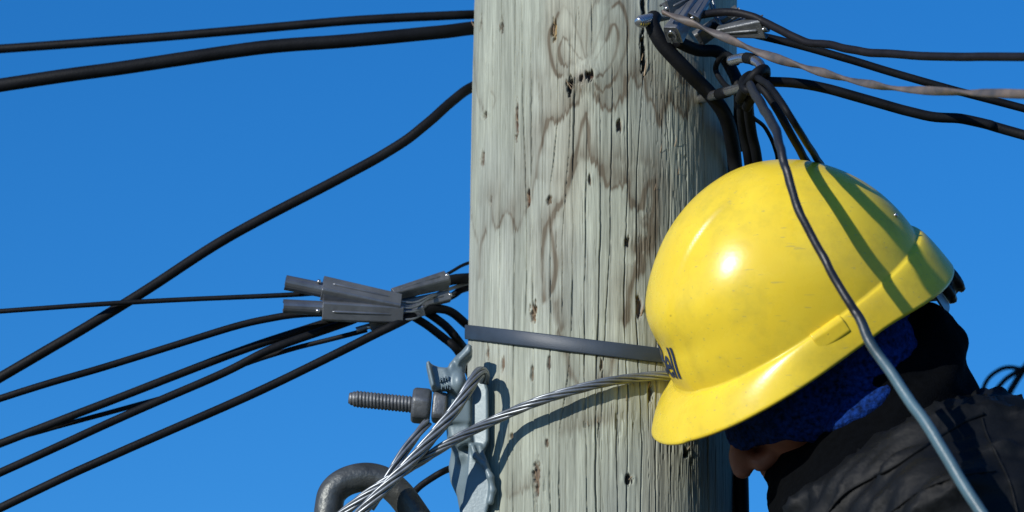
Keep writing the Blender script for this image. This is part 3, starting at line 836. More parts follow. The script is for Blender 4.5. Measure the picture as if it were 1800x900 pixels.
clamp('lower grey wedge clamp directly under the lit one, left of the pole', (566, 546, -.02), (708, 553, -.01), 36, 32, nrm(0.8 * NCAM - 0.05 * UPV), dp=24, wedge=.48, wedge_off=(4, -4), wr=12.5, bail=[(760, 535, .02), (822, 508, .06), (870, 505, .12)], group=GC)
clamp('small dark clamp tucked below the two left clamps', (650, 573, -.005), (745, 545, .0), 17, 20, nrm(0.8 * NCAM - 0.3 * UPV), dp=14, wedge=.25, wr=5, group=GC)
clamp('open-ended dark clamp tube close to the pole edge above the strap', (785, 491, .015), (690, 517, .0), 27, 16, nrm(0.7 * NCAM + 0.7 * UPV), dp=24, wedge=.03, wr=11, group=GC, mt='galv_dark')
clamp('short dark clamp crossing behind the lit clamp, beside the pole', (790, 520, .02), (700, 540, .01), 20, 24, nrm(0.8 * NCAM + 0.2 * UPV), dp=16, wedge=.02, wr=6, group=GC, mt='galv_dark')
GR = 'drop wire clamps at the top right of the pole'
clamp('rounded grey clamp cut by the top edge of the picture', (1168, 14, -.165), (1235, -18, -.15), 34, 28, nrm(0.8 * NCAM - 0.35 * UPV - .3 * RGT), dp=26, wedge=.05, wr=9, group=GR, mt='galv_dark')
clamp('boxy grey clamp with sharp lit edge in the middle of the top cluster', (1182, 62, -.175), (1222, -2, -.15), 30, 24, nrm(0.8 * NCAM + 0.25 * UPV - .45 * RGT), dp=34, wedge=.03, wr=9, group=GR)
clamp('small dark clamp to the right of the boxy grey clamp', (1216, 36, -.165), (1238, 2, -.15), 24, 20, nrm(0.8 * NCAM + 0.3 * UPV), dp=26, wedge=.03, wr=7, group=GR, bail=[(1268, 44, -.15), (1312, 30, -.15)])
clamp('dark flat clamp with bright end at the right edge of the pole top', (1344, 48, -.17), (1262, 56, -.15), 40, 16, nrm(0.85 * NCAM - 0.45 * UPV), dp=20, wedge=.08, wr=9, group=GR, mt='galv_dark')
clamp('dark clamp lying across the top right pole edge under the brown wire', (1300, 20, -.13), (1225, 70, -.12), 22, 30, nrm(0.8 * NCAM - 0.5 * UPV), dp=20, wedge=.03, wr=7, group=GR, mt='galv_dark')

# ------------------------------------------------------------------ right-hand cables
GRC = 'cables running off to the right'
cable('drop_cable', 'uppermost dark cable leaving the top cluster to the right', [(1195, 30, -.16), (1270, 22, -.16), (1320, 28, -.17), (1350, 42, -.18), (1385, 60, -.2), (1425, 76, -.22), (1460, 78, -.24), (1500, 88, -.27), (1560, 95, -.31), (1680, 99, -.38), (1800, 100, -.45), (2400, 110, -.8), (4000, 300, -1.4)], 14, 'rubber2', group=GRC, wob=1.2)
cable('drop_cable', 'straight black cable crossing under the brown twisted wire at right', [(1250, 45, -.13), (1330, 62, -.13), (1420, 84, -.13), (1500, 107, -.13), (1640, 148, -.13), (1800, 191, -.13), (2400, 350, -.13), (6000, 1250, -.2)], 14, group=GRC)
cable('twisted_wire', 'dusty brown twisted flat wire blurring off to the right', [(1165, 22, -.19, 14), (1215, 40, -.20, 14), (1265, 62, -.21, 15), (1330, 90, -.24, 17), (1400, 114, -.28, 16), (1455, 130, -.31, 15), (1520, 146, -.36, 14), (1580, 156, -.4, 14), (1680, 162, -.47, 15), (1800, 166, -.55, 15), (2400, 190, -.9, 15), (4000, 420, -1.5, 15)], 15, 'flatwire', group=GRC, flat=0.55, twist=26, cat='wire', n=16)
cable('drop_cable', 'wavy black cable leaving the steel hook toward the right edge', [(1318, 138, -.235), (1345, 143, -.24), (1395, 146, -.24), (1450, 155, -.24), (1520, 174, -.24), (1590, 194, -.24), (1640, 205, -.24), (1690, 209, -.24), (1740, 220, -.24), (1800, 237, -.24), (2400, 400, -.3), (6000, 1500, -.5)], 17, group=GRC)
GH = 'cables hanging from the steel hook'
cable('thick_cable', 'thick black cable running diagonally from the top bolt down the right pole face', [(1150, 30, -.14), (1147, 45, -.15), (1165, 78, -.148), (1205, 122, -.14), (1250, 168, -.12), (1278, 212, -.10), (1292, 290, -.06), (1297, 420, -.04), (1298, 600, -.03), (1300, 760, -.03), (1304, 900, -.03), (1310, 1300, -.03)], 26, group=GH)
cable('loop_cable', 'black loop of cable hugging the pole behind the boxy clamps', [(1190, 72, -.15), (1225, 88, -.13), (1262, 92, -.12), (1285, 120, -.11), (1300, 165, -.12), (1297, 260, -.04)], 22, group=GH)
cable('hanging_cable', 'left black cable hanging straight down behind the hard hat beside the pole', [(1322, 140, -.2), (1306, 180, -.16), (1308, 230, -.12), (1318, 290, -.09), (1322, 400, -.03), (1296, 600, .08), (1250, 1000, .15)], 20, group=GH)
cable('hanging_cable', 'second black cable hanging beside the leftmost one behind the hard hat', [(1326, 140, -.2), (1316, 180, -.17), (1321, 230, -.13), (1332, 290, -.1), (1338, 400, -.04), (1310, 600, .07), (1255, 1000, .17)], 18, group=GH)
cable('hanging_cable', 'thin black cable bowing out between the hook and the hat', [(1318, 150, -.2), (1310, 185, -.17), (1325, 207, -.15), (1345, 225, -.13), (1362, 260, -.11), (1366, 300, -.09), (1352, 420, -.03), (1300, 700, .11)], 7, group=GH)

# ------------------------------------------------------------------ bolts and hook at the top right
def thread(a, b, r_, pitch, amp, sides=22, taper=True):
    a, b = np.asarray(a, float), np.asarray(b, float)
    L = np.linalg.norm(b - a); t = (b - a) / L
    n_ = nrm(np.cross(t, [0.1, 0.2, 1])); q = np.cross(t, n_)
    m = int(L / pitch * 8)
    v = []
    for i in range(m + 1):
        s = L * i / m
        for j in range(sides):
            ph = 2 * math.pi * j / sides
            x = (s / pitch - j / sides) % 1.0
            tri = 1 - abs(2 * x - 1)
            r2 = r_ - amp + amp * min(1, tri * 1.5)
            if taper:
                e = min(1.0, s / (r_ * 0.9)); r2 *= 0.62 + 0.38 * e ** 0.7
                if e < 0.8: r2 = min(r2, r_ * (0.62 + 0.38 * e ** 0.7) * 0.97)
            v.append(a + t * s + n_ * math.cos(ph) * r2 + q * math.sin(ph) * r2)
    f = [[i * sides + j, i * sides + (j + 1) % sides, (i + 1) * sides + (j + 1) % sides, (i + 1) * sides + j] for i in range(m) for j in range(sides)]
    f.append(list(range(sides))[::-1]); f.append([m * sides + j for j in range(sides)])
    return v, f

def nut(a, b, r_, sides, phase, ch=0.12):
    a, b = np.asarray(a, float), np.asarray(b, float); t = nrm(b - a); L = np.linalg.norm(b - a)
    n_ = nrm(np.array([0, 0, 1.0]) - t * t[2]); q = np.cross(t, n_)
    v = []; N = sides * 6
    rows = [(0.0, 0.62, 1), (0.0, 0.86, 1), (0.10, 0.97, 0), (0.2, 1.0, 0), (0.8, 1.0, 0), (0.90, 0.97, 0), (1.0, 0.86, 1), (1.0, 0.6, 1)]
    for s, k, rd in rows:
        for j in range(N):
            an = 2 * math.pi * j / N
            x = ((an - phase) % (2 * math.pi / sides)) - math.pi / sides
            rp = math.cos(math.pi / sides) / math.cos(x)
            rp = min(rp, 0.965)
            rr = k * (rp if not rd else min(rp, 1.0))
            v.append(a + t * L * s + (n_ * math.cos(an) + q * math.sin(an)) * r_ * rr)
    f = [[i * N + j, i * N + (j + 1) % N, (i + 1) * N + (j + 1) % N, (i + 1) * N + j] for i in range(len(rows) - 1) for j in range(N)]
    f.append(list(range(N))[::-1]); f.append([(len(rows) - 1) * N + j for j in range(N)])
    return v, f

def top_bolt():
    a, b = P(1121, 39, -.165), P(1205, 22, -.10)
    root = empty('bolt', a); tag(root, 'bright threaded bolt end sticking out beside the top clamps', 'bolt')
    v, f = thread(a, a + (b - a) * 0.36, 11 * KPX, 4.6 * KPX, 1.3 * KPX); mk('thread', v, f, M['chrome'], root)
    v, f = tube([a + (b - a) * 0.34, a + (b - a) * 0.7, b], 7.0 * KPX, 14); mk('shank', v, f, M['galv'], root)
top_bolt()

def hook():
    root = empty('steel_hook', P(1236, 172, -.085)); tag(root, 'bright steel hook screwed into the pole above the hard hat', 'hook')
    pts = [P(1226, 176, -.07), P(1240, 172, -.105), P(1272, 163, -.16), P(1300, 155, -.205), P(1322, 146, -.235), P(1337, 131, -.245), P(1336, 114, -.24), P(1322, 104, -.228), P(1305, 102, -.215), P(1284, 107, -.2)]
    v, f = tube(catmull(pts, 8), 8.5 * KPX, 16); mk('shank', v, f, M['chrome'], root)
    # black insulating collars slid over the bend
    c = catmull(pts, 8)
    for i0, i1 in ((14, 19), (30, 42), (54, 62)):
        v, f = tube(c[i0:i1], 9.8 * KPX, 14); mk('collar', v, f, M['rubber'], root)
    return root
hook()
def knot():
    # cable ends bound together around the hook
    for k, (lab, pts, wd) in enumerate((
        ('black cable loop wrapped over the end of the steel hook', [(1300, 175, -.21), (1312, 150, -.25), (1330, 128, -.262), (1345, 122, -.25), (1343, 142, -.23), (1325, 165, -.22), (1312, 190, -.2)], 17),
        ('black cable loop wound below the steel hook', [(1345, 150, -.22), (1330, 160, -.25), (1312, 158, -.255), (1305, 145, -.24), (1318, 132, -.225), (1340, 135, -.215), (1352, 146, -.22)], 15))):
        cable('cable_loop', lab, pts, wd, group=GH)
knot()
cable('black_wire', 'short dark wire from the hook to the underside of the top clamps', [(1296, 110, -.2), (1275, 95, -.17), (1258, 120, -.135), (1275, 150, -.15), (1305, 165, -.2)], 10, group=GH, cat='wire')

# far loops over the shoulder
GF = 'blurred cable loops behind the shoulder'
cable('far_cable', 'left arched cable loop in the sky behind the worker\'s shoulder', [(1150, 1250, .13), (1300, 1180, .25), (1450, 1090, .35), (1570, 990, .45), (1650, 880, .5), (1695, 770, .54), (1724, 694, .55), (1738, 665, .55), (1762, 648, .55), (1790, 648, .55), (1830, 662, .55), (1900, 720, .6), (2010, 830, .62), (2200, 1010, .7), (2500, 1290, .8), (3000, 1700, .9)], 9, group=GF)
cable('far_cable', 'middle arched cable loop in the sky behind the worker\'s shoulder', [(1160, 1300, .13), (1310, 1230, .25), (1460, 1130, .35), (1590, 1020, .45), (1670, 900, .5), (1718, 780, .54), (1744, 700, .55), (1762, 672, .55), (1785, 655, .55), (1815, 640, .55), (1860, 630, .6), (1980, 640, .7), (2150, 670, .75), (2400, 720, .8), (2900, 830, .9), (3900, 1060, 1.1)], 10, group=GF)
cable('far_cable', 'right straight steep cable in the sky behind the worker\'s shoulder', [(1160, 1350, .13), (1320, 1280, .25), (1480, 1170, .37), (1610, 1050, .48), (1695, 910, .55), (1742, 785, .59), (1768, 705, .6), (1785, 672, .6), (1806, 640, .6), (1850, 580, .65), (1930, 480, .7), (2040, 350, .75), (2250, 130, .85), (2600, -200, 1.0), (3400, -900, 1.2)], 14, group=GF)

# ------------------------------------------------------------------ bracket casting with through bolt
def bracket():
    lo, hi = P(740, 975, -.13), P(892, 608, -.02)
    st = 0.0011
    V = Vol(np.arange(lo[0], hi[0], st), np.arange(-.125, -.02, st), np.arange(lo[2] - .01, hi[2] + .03, st))
    I3 = np.eye(3)
    def chain(pts, k=0.006, sub=False):
        for p, q in zip(pts[:-1], pts[1:]):
            V.cone(P(*p[:3]), P(*q[:3]), p[3] * KPX, q[3] * KPX, k, sub)
    def poly(l): return [P(x, y, -.07)[[0, 2]] for x, y in l]
    V.prism(poly([(820, 668), (836, 652), (850, 660), (859, 690), (860, 780), (848, 806), (832, 800), (822, 780)]), -.074, -0.42, .0048, .003, .002, x0=P(840, 730, -.07)[0])
    V.prism(poly([(826, 770), (795, 772), (788, 812), (791, 838), (803, 866), (809, 900), (806, 975), (830, 975), (822, 860), (834, 800)]), -.064, -0.95, .0032, .002, .003, x0=P(824, 840, -.07)[0])
    V.prism(poly([(824, 782), (846, 786), (864, 832), (869, 862), (862, 886), (856, 905), (856, 975), (806, 975), (810, 905), (820, 850)]), -.078, -0.30, .0032, .002, .002, x0=P(838, 850, -.07)[0])
    chain([(795, 742, -.062, 13), (803, 772, -.060, 12), (812, 800, -.062, 8)], 0.008)
    # raised right rim that twists into the leg
    chain([(831, 785, -.082, 4), (836, 802, -.084, 4.5), (852, 816, -.088, 5), (862, 838, -.089, 5.5), (866, 862, -.088, 5.5), (862, 882, -.087, 6)], 0.003)
    chain([(858, 892, -.105, 8), (850, 900, -.105, 9)], 0.002, True)
    # boss carrying the bolt
    V.box(P(806, 722, -.070), I3, np.array([22, 25, 27]) * KPX, 0.003, 0.002)
    V.prism(poly([(786, 744), (826, 744), (830, 780), (806, 790), (790, 772)]), -.068, -.2, .012, .004, .003)
    # hooked lug: a blade curling over at its tip
    V.prism(poly([(786, 690), (784, 668), (790, 648), (803, 633), (822, 617), (829, 621), (829, 634), (820, 645), (817, 662), (822, 690), (806, 704)]), -.082, 0.25, .0085, .0045, .003)
    V.prism(poly([(800, 640), (823, 616), (830, 621), (829, 633), (806, 652)]), -.088, -0.5, .010, .004, .003)
    V.ell(P(807, 672, -.092), I3, np.array([11, 12, 16]) * KPX, 0.006)
    # second small lug with the cast marking
    V.prism(poly([(752, 652), (757, 648), (772, 654), (786, 656), (794, 690), (764, 696), (757, 680)]), -.084, -.15, .0085, .003, .003)
    V.prism(poly([(750, 650), (756, 646), (766, 690), (760, 694)]), -.090, 0, .011, .003, .003)
    v, f = V.mesh()
    root = empty('pole_bracket', P(820, 760, -.06)); tag(root, 'pale blue-grey galvanised casting bolted to the left edge of the pole', 'bracket')
    mk('casting', v, f, M['galv'], root)
    # raised cast marking, worn strokes
    parts = []
    for k, (x, y, w_, h_) in enumerate(((774, 669, 1.3, 9), (778.5, 668, 1.3, 9), (783, 667, 1.3, 9), (787.5, 666, 1.3, 8), (776, 669, 4, 1.3), (785, 666, 4, 1.3), (776, 683, 1.4, 6), (783, 682, 1.3, 7), (787, 681, 1.3, 7), (791, 684, 1.3, 5))):
        c = P(x, y, -.0925)
        hx, hz = w_ * 0.5 * KPX, h_ * 0.5 * KPX
        bx = [c + np.array([sx * hx, sy * 0.004, sz * hz]) for sx in (-1, 1) for sy in (-1, 1) for sz in (-1, 1)]
        parts.append((bx, [(0, 1, 3, 2), (4, 6, 7, 5), (0, 4, 5, 1), (2, 3, 7, 6), (0, 2, 6, 4), (1, 5, 7, 3)]))
    v, f = join(parts); mk('cast_marking', v, f, M['galv'], root, smooth=False)
    a, b = P(613, 700, -.076), P(742, 713, -.076)
    u = (b - a)
    root2 = empty('through_bolt', a); tag(root2, 'long threaded steel bolt with two nuts pointing left from the bracket', 'bolt')
    v, f = thread(a, b, 14.5 * KPX, 6.0 * KPX, 2.0 * KPX, 26); mk('thread', v, f, M['galv_dark'], root2)
    nn = nrm(u)
    v, f = nut(P(724, 712, -.076), P(757, 715, -.076), 32 * KPX, 6, 0.35); mk('hex_nut', v, f, M['galv_dark'], root2)
    v, f = nut(P(760, 716, -.076), P(786, 718, -.076), 33 * KPX, 4, 0.78); mk('square_nut', v, f, M['galv_dark'], root2)
bracket()

def eye():
    pts = [(577, 900), (584, 868), (606, 848), (640, 839), (672, 845), (700, 866), (726, 900), (757, 948), (778, 990), (760, 1030), (700, 1040), (640, 1020), (600, 980), (580, 935)]
    p3 = [P(x, y, -.068 - .02 * (y - 840) / 200 * 0) for x, y in pts]
    c = catmull(p3 + [p3[0]], 8)[:-1]
    hw, dp = 25 * KPX, 0.0135
    prof = [(dp, -.30 * hw), (dp, .30 * hw), (dp * .55, .92 * hw), (0, 1.0 * hw), (-dp * .55, .92 * hw), (-dp, .3 * hw), (-dp, -.3 * hw), (-dp * .6, -.95 * hw), (0, -1.0 * hw), (dp * .6, -.95 * hw)]
    v, f = sweep(c, prof, True, up=(0, -1, 0), closed_path=True)
    root = empty('thimble_eye', P(650, 930, -.068)); tag(root, 'dark forged steel eye ring below the bolt at the bottom edge', 'eye ring')
    o = mk('ring', v, f, M['forged'], root)
    o.modifiers.new('smooth', 'SUBSURF').levels = 1; o.modifiers['smooth'].render_levels = 1
    v, f = tube([P(768, 1010, -.068), P(800, 1040, -.066), P(850, 1075, -.05), P(900, 1110, -.03)], 18 * KPX, 16)
    mk('shank', v, f, M['forged'], root)
eye()

def strand(name, label, pts, nw, rw, rl, pitch, group=None):
    path = px_path(pts, 14)
    t, n, b = frames(path)
    s = np.concatenate([[0], np.cumsum(np.linalg.norm(np.diff(path, axis=0), axis=1))])
    S = np.arange(0, s[-1], 0.0025)
    ip = lambda a: np.stack([np.interp(S, s, a[:, k]) for k in range(3)], -1)
    path, n, b = ip(path), ip(n), ip(b)
    root = empty(name, path[0]); tag(root, label, 'wire strand', group)
    for k in range(nw):
        ph = 2 * math.pi * k / nw + 2 * math.pi * S / pitch
        c = path + rl * KPX * (n * np.cos(ph)[:, None] + b * np.sin(ph)[:, None])
        v, f = tube(c, rw * KPX, 8)
        mk('wire', v, f, M['strand'], root)
    if rl > rw * 1.2:
        v, f = tube(path, rl * KPX * 0.75, 8); mk('core_wire', v, f, M['galv_dark'], root)
GS = 'guy strands at the bracket'
strand('guy_strand', 'steel wire strand hooked over the bracket and slanting down to the eye ring', [(850, 672, -.074), (850, 658, -.090), (843, 655, -.107), (828, 676, -.118), (800, 719, -.121), (760, 768, -.122), (716, 818, -.122), (676, 858, -.12), (632, 904, -.114), (596, 948, -.10)], 6, 3.3, 7.0, 0.13, GS)
strand('guy_strand', 'steel wire strand arching from the eye ring across the pole to the hat brim', [(590, 912, -.094), (655, 862, -.106), (735, 813, -.113), (800, 773, -.118), (870, 738, -.116), (950, 704, -.133), (1050, 675, -.1365), (1120, 664, -.128), (1180, 660, -.1165), (1255, 664, -.082), (1300, 672, -.01), (1290, 682, .07)], 6, 2.8, 5.6, 0.12, GS)
strand('guy_strand', 'short steel strand tail behind the main guy strand above the eye ring', [(752, 742, -.088), (738, 758, -.094), (712, 792, -.098), (690, 826, -.1), (672, 858, -.098), (650, 895, -.092)], 4, 3.2, 5.2, 0.17, GS)

# ------------------------------------------------------------------ head frame shared by the hat and the worker's head
HD = -0.205
HC = P(1400, 539, HD)                                    # centre of the hat at its crease
HK = 0.957 * KPX * ((HD - CAM[1]) / -CAM[1])                     # metres per photo pixel at that depth
TILT, ROLL, YAW = R(34), R(12), R(6)
_f = -math.cos(TILT) * RGT - math.sin(TILT) * UPV
_u = -math.sin(TILT) * RGT + math.cos(TILT) * UPV
HU = math.cos(ROLL) * _u + math.sin(ROLL) * NCAM
_l = math.cos(ROLL) * NCAM - math.sin(ROLL) * _u
HF = math.cos(YAW) * _f + math.sin(YAW) * _l
HL = math.cos(YAW) * _l - math.sin(YAW) * _f
HM = np.array([HF, HL, HU])
def H(s, l, h): return HC + HF * s + HL * l + HU * h     # metres
def Hp(s, l, h): return H(s * HK, l * HK, h * HK)        # photo pixels

HMAX, S0, AF, AB, BW = 272.0, -12.0, 278.0, 243.0, 228.0
def dome(alpha, phi):
    """dome surface in hat pixels: (s, l, h); phi = 0 front, alpha = 0 apex"""
    sa = np.sin(alpha); h = HMAX * np.cos(alpha)
    dip = 1 - 0.045 * np.exp(-((alpha - R(74)) / R(9)) ** 2) + 0.02 * np.exp(-((alpha - R(55)) / R(10)) ** 2) - 0.028 * sst(R(76), R(90), alpha)
    fr = sst(-0.25, 0.6, np.cos(phi))
    a = np.where(np.cos(phi) > 0, AF, AB) * (1 + (dip - 1) * fr) * sa
    b = BW * sa * (1 + 0.02 * np.exp(-((alpha - R(60)) / R(18)) ** 2))
    ex = 2.25
    r_ = (np.abs(np.cos(phi) / np.maximum(a, 1e-6)) ** ex + np.abs(np.sin(phi) / np.maximum(b, 1e-6)) ** ex) ** (-1 / ex)
    s, l = S0 + r_ * np.cos(phi), r_ * np.sin(phi)
    # raised centre panel from the front over the crown
    rid = (1 - sst(80, 91, np.abs(l))) * sst(-150, 40, s)
    k = 1 + 0.026 * rid
    return S0 + (s - S0) * k, l, h * (1 + 0.020 * rid)

def hard_hat():
    root = empty('hard_hat', HC); tag(root, 'scuffed yellow plastic hard hat worn by the lineman', 'hard hat')
    nphi = 200
    phi = np.linspace(0, 2 * math.pi, nphi, endpoint=False)
    rows = []
    for al in np.linspace(R(1.2), R(90), 96):
        s, l, h = dome(np.full(nphi, al), phi)
        rows.append(np.stack([s, l, h], -1))
    base = rows[-1]
    c = np.cos(phi)
    front = np.clip(c, 0, 1) ** 1.6
    back = sst(0.2, 1.0, -c)
    outset = 15 + 72 * front + 9 * back
    drop = 60 - 8 * front + 30 * back
    e = 0.42 + 0.58 * sst(0.1, 0.75, c) - 0.08 * back
    dirv = np.stack([np.cos(phi) * 1.0, np.sin(phi), 0 * phi], -1)
    for q in np.linspace(0.03, 1, 30):
        o = outset * (q ** e)
        dn = drop * (q ** (1.0 + 0.9 * front))
        p = base.copy(); p += dirv * o[:, None]; p[:, 2] -= dn
        rows.append(p)
    edge = rows[-1]
    for k, (oi, di) in enumerate(((-0.8, 3.5), (-3.5, 6.0), (-6.5, 3.0))):       # rounded lip
        p = edge.copy(); p += dirv * oi; p[:, 2] -= di
        rows.append(p)
    lip = rows[-1]
    inner = []
    for q in (0.75, 0.45, 0.2):                                                   # underside
        p = base + dirv * (outset * q ** e)[:, None] - dirv * 6.5; p[:, 2] = base[:, 2] - drop * (q ** (1 + .9 * front)) - 3
        inner.append(p)
    rows += inner
    for al in np.linspace(R(88), R(2), 24):
        s, l, h = dome(np.full(nphi, al), phi)
        k = 1 - 6.0 / 240
        rows.append(np.stack([S0 + (s - S0) * k, l * k, h * k - 1], -1))
    A = np.concatenate(rows)
    apex = np.array([[S0, 0, HMAX * 1.012]]); ap2 = np.array([[S0, 0, HMAX * 0.97]])
    A = np.concatenate([A, apex, ap2])
    V = HC + HK * (A @ HM)
    f = []
    m = len(rows)
    for i in range(m - 1):
        for j in range(nphi):
            k = (j + 1) % nphi
            f.append([i * nphi + j, (i + 1) * nphi + j, (i + 1) * nphi + k, i * nphi + k])
    n = m * nphi
    for j in range(nphi):
        f.append([n, j, (j + 1) % nphi]); f.append([n + 1, (m - 1) * nphi + (j + 1) % nphi, (m - 1) * nphi + j])
    mk('shell', V, f, M['hat'], root)
    # accessory slots moulded over the crease on both sides
    for sg in (1, -1):
        pr = []
        for ph in np.linspace(R(76), R(92), 9):
            s, l, h = [float(x) for x in dome(np.array(R(90)), np.array(ph))]
            pr.append((s, l * sg, 0))
        parts = []
        prof = [(-4, 2), (2, 4), (7, 2), (12, -5), (14, -28), (11, -34), (-4, -34)]
        v = []
        for s, l, h in pr:
            d = nrm([s * 0.25, l, 0])
            for x, y in prof:
                v.append(Hp(s + d[0] * x, l + d[1] * x, y))
        k = len(prof); ff = []
        for i in range(len(pr) - 1):
            for j in range(k):
                ff.append([i * k + j, (i + 1) * k + j, (i + 1) * k + (j + 1) % k, i * k + (j + 1) % k])
        ff.append(list(range(k))); ff.append([(len(pr) - 1) * k + j for j in range(k)][::-1])
        o = mk('accessory_slot', v, ff, M['hat'], root, smooth=False)
        bv = o.modifiers.new('bevel', 'BEVEL'); bv.width = 0.0012; bv.segments = 3; bv.limit_method = 'ANGLE'
    # rivet near the back rim
    s, l, h = [float(x) for x in dome(np.array(R(77)), np.array(R(152)))]
    p = Hp(s, l, h); d = nrm(HF * s + HL * l)
    v, f2 = tube([p - d * .002, p + d * .001, p + d * .002, p + d * .0024], [4 * HK, 4 * HK, 3 * HK, 1 * HK], 12); mk('rivet', v, f2, M['chrome'], root)
    # head band of the suspension, seen under the rim at the back
    ang = np.linspace(R(152), R(208), 24)
    v, ff = [], []
    for a in ang:
        for dl, hh in ((0, -60), (0, -150), (-4, -150), (-4, -60)):
            v.append(Hp(-20 + (218 + dl) * math.cos(a), (176 + dl) * math.sin(a), hh - 6))
    for i in range(len(ang) - 1):
        for j in range(4): ff.append([i * 4 + j, (i + 1) * 4 + j, (i + 1) * 4 + (j + 1) % 4, i * 4 + (j + 1) % 4])
    mk('suspension_band', v, ff, M['plastic_clear'], root)
    # ratchet knob
    a0 = Hp(-240, 8, -128); ax = -HF
    prof = [(0, 34), (10, 38), (16, 34), (20, 26), (30, 24), (36, 30), (44, 28), (48, 20), (49, 4)]
    N = 36; v = []
    for x, r_ in prof:
        for j in range(N):
            rr = r_ * (1 + 0.05 * (j % 3 == 0)) * HK
            v.append(a0 + ax * x * HK * 0.85 + (HL * math.cos(2 * math.pi * j / N) + HU * math.sin(2 * math.pi * j / N)) * rr)
    ff = [[i * N + j, i * N + (j + 1) % N, (i + 1) * N + (j + 1) % N, (i + 1) * N + j] for i in range(len(prof) - 1) for j in range(N)]
    ff.append(list(range(N))[::-1]); ff.append([(len(prof) - 1) * N + j for j in range(N)])
    mk('ratchet_knob', v, ff, M['plastic_black'], root)
    # printed lettering on the front panel
    cu = bpy.data.curves.new('lettering', 'FONT'); cu.body = 'Bell'; cu.size = 1.0; cu.align_x = 'CENTER'; cu.offset = 0.018; cu.space_character = 0.96
    to = bpy.data.objects.new('lettering_source', cu); COL.objects.link(to)
    bpy.context.view_layer.update()
    me = bpy.data.meshes.new_from_object(to.evaluated_get(bpy.context.evaluated_depsgraph_get()))
    bm = bmesh.new(); bm.from_mesh(me)
    bmesh.ops.triangulate(bm, faces=bm.faces[:])
    for _ in range(3):
        bmesh.ops.subdivide_edges(bm, edges=[e_ for e_ in bm.edges if e_.calc_length() > 0.07], cuts=1)
        bmesh.ops.triangulate(bm, faces=bm.faces[:])
    tv = np.array([v_.co[:] for v_ in bm.verts]); tf = [[x.index for x in fc.verts] for fc in bm.faces]
    bm.free(); bpy.data.objects.remove(to, do_unlink=True); bpy.data.curves.remove(cu); bpy.data.meshes.remove(me)
    size = 80.0
    lat = tv[:, 0] * size + 8; hh = tv[:, 1] * size + 32
    al = np.arccos(np.clip(hh / HMAX, -1, 1))
    ph = np.arctan2(lat, 240.0)
    for _ in range(12):
        s, l, h = dome(al, ph); ph = ph + (lat - l) / 260.0
    s, l, h = dome(al, ph)
    o = np.stack([s + 1.3, l, h], -1)
    mk('lettering', HC + HK * (o @ HM), tf, M['ink'], root)
    return root
hard_hat()

# grey drop wire hanging across the hat
def hat_wire():
    near = [(1318, 150, -.285, 17), (1336, 180, -.318, 19), (1350, 202, -.350, 19), (1357, 214, -.380, 19), (1365, 232, -.394, 18), (1371, 256, -.408, 17), (1376, 280, -.416, 16), (1385, 312, -.42, 16), (1402, 365, -.422, 15.5),
            (1428, 418, -.424, 15.5), (1456, 470, -.426, 16), (1490, 528, -.43, 17), (1512, 562, -.433, 18), (1528, 600, -.437, 19), (1560, 646, -.445, 20), (1600, 706, -.455, 21), (1640, 762, -.47, 21.5), (1684, 836, -.48, 22), (1726, 900, -.49, 22), (1800, 1010, -.50, 22), (1960, 1250, -.48, 22), (2000, 1600, -.44, 22)]
    path = px_path(near, 10)
    r_ = np.interp(np.linspace(0, 1, len(path)), np.linspace(0, 1, len(near)), [p[3] for p in near]) * 0.5 * KPX
    s_ = np.linspace(0, 40, len(path))
    path = path + (np.stack([vn2(s_, s_ * 0, 41), vn2(s_, s_ * 0, 42), vn2(s_, s_ * 0, 43)], -1) - .5) * 4.5 * KPX
    roll = 0.25 * np.sin(np.linspace(0, 14, len(path)))
    v, f = tube(path, r_, 14, 0.84, roll)
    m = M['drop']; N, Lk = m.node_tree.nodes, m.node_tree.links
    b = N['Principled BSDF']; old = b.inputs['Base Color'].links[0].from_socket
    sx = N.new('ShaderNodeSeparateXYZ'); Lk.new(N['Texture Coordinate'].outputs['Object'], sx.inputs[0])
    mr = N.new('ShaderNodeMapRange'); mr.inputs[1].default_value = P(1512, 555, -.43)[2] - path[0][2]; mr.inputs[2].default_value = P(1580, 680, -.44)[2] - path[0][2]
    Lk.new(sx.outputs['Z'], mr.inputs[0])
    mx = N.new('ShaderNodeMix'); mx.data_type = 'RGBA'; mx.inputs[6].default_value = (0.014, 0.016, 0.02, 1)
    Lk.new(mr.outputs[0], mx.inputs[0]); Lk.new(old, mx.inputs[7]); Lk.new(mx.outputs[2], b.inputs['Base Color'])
    o = mk('drop_wire', v - path[0], f, m); o.location = path[0]
    tag(o, 'wire hanging across the front of the yellow hat, dark above and pale blue-grey below', 'wire', GH)
hat_wire()
cable('hanging_cable', 'black wire hanging close behind the flat wire that crosses the hat', [(1328, 165, -.262, 14), (1350, 204, -.275, 17), (1366, 238, -.30, 18), (1373, 263, -.331, 18), (1379, 287, -.356, 18), (1386, 315, -.370, 18), (1394, 341, -.376, 18), (1404, 368, -.381, 18), (1416, 394, -.384, 18), (1458, 472, -.386, 18), (1491, 528, -.388, 18), (1514, 562, -.392, 18), (1532, 600, -.396, 17), (1564, 648, -.40, 16), (1604, 708, -.42, 16), (1644, 764, -.435, 16), (1728, 900, -.455, 16), (1808, 1015, -.46, 16), (1968, 1260, -.45, 16)], 14, 'dropdark', group=GH, flat=0.7)
cable('hanging_cable', 'outermost black cable arching from the hook onto the top of the hat', [(1330, 136, -.26, 12), (1352, 152, -.305, 12), (1376, 184, -.342, 12), (1390, 207, -.345, 12), (1404, 229, -.332, 12), (1419, 253, -.30, 12), (1434, 277, -.252, 12), (1447, 312, -.165, 12), (1430, 420, -.03, 12), (1350, 560, .08, 12), (1275, 800, .17, 12)], 12, group=GH)
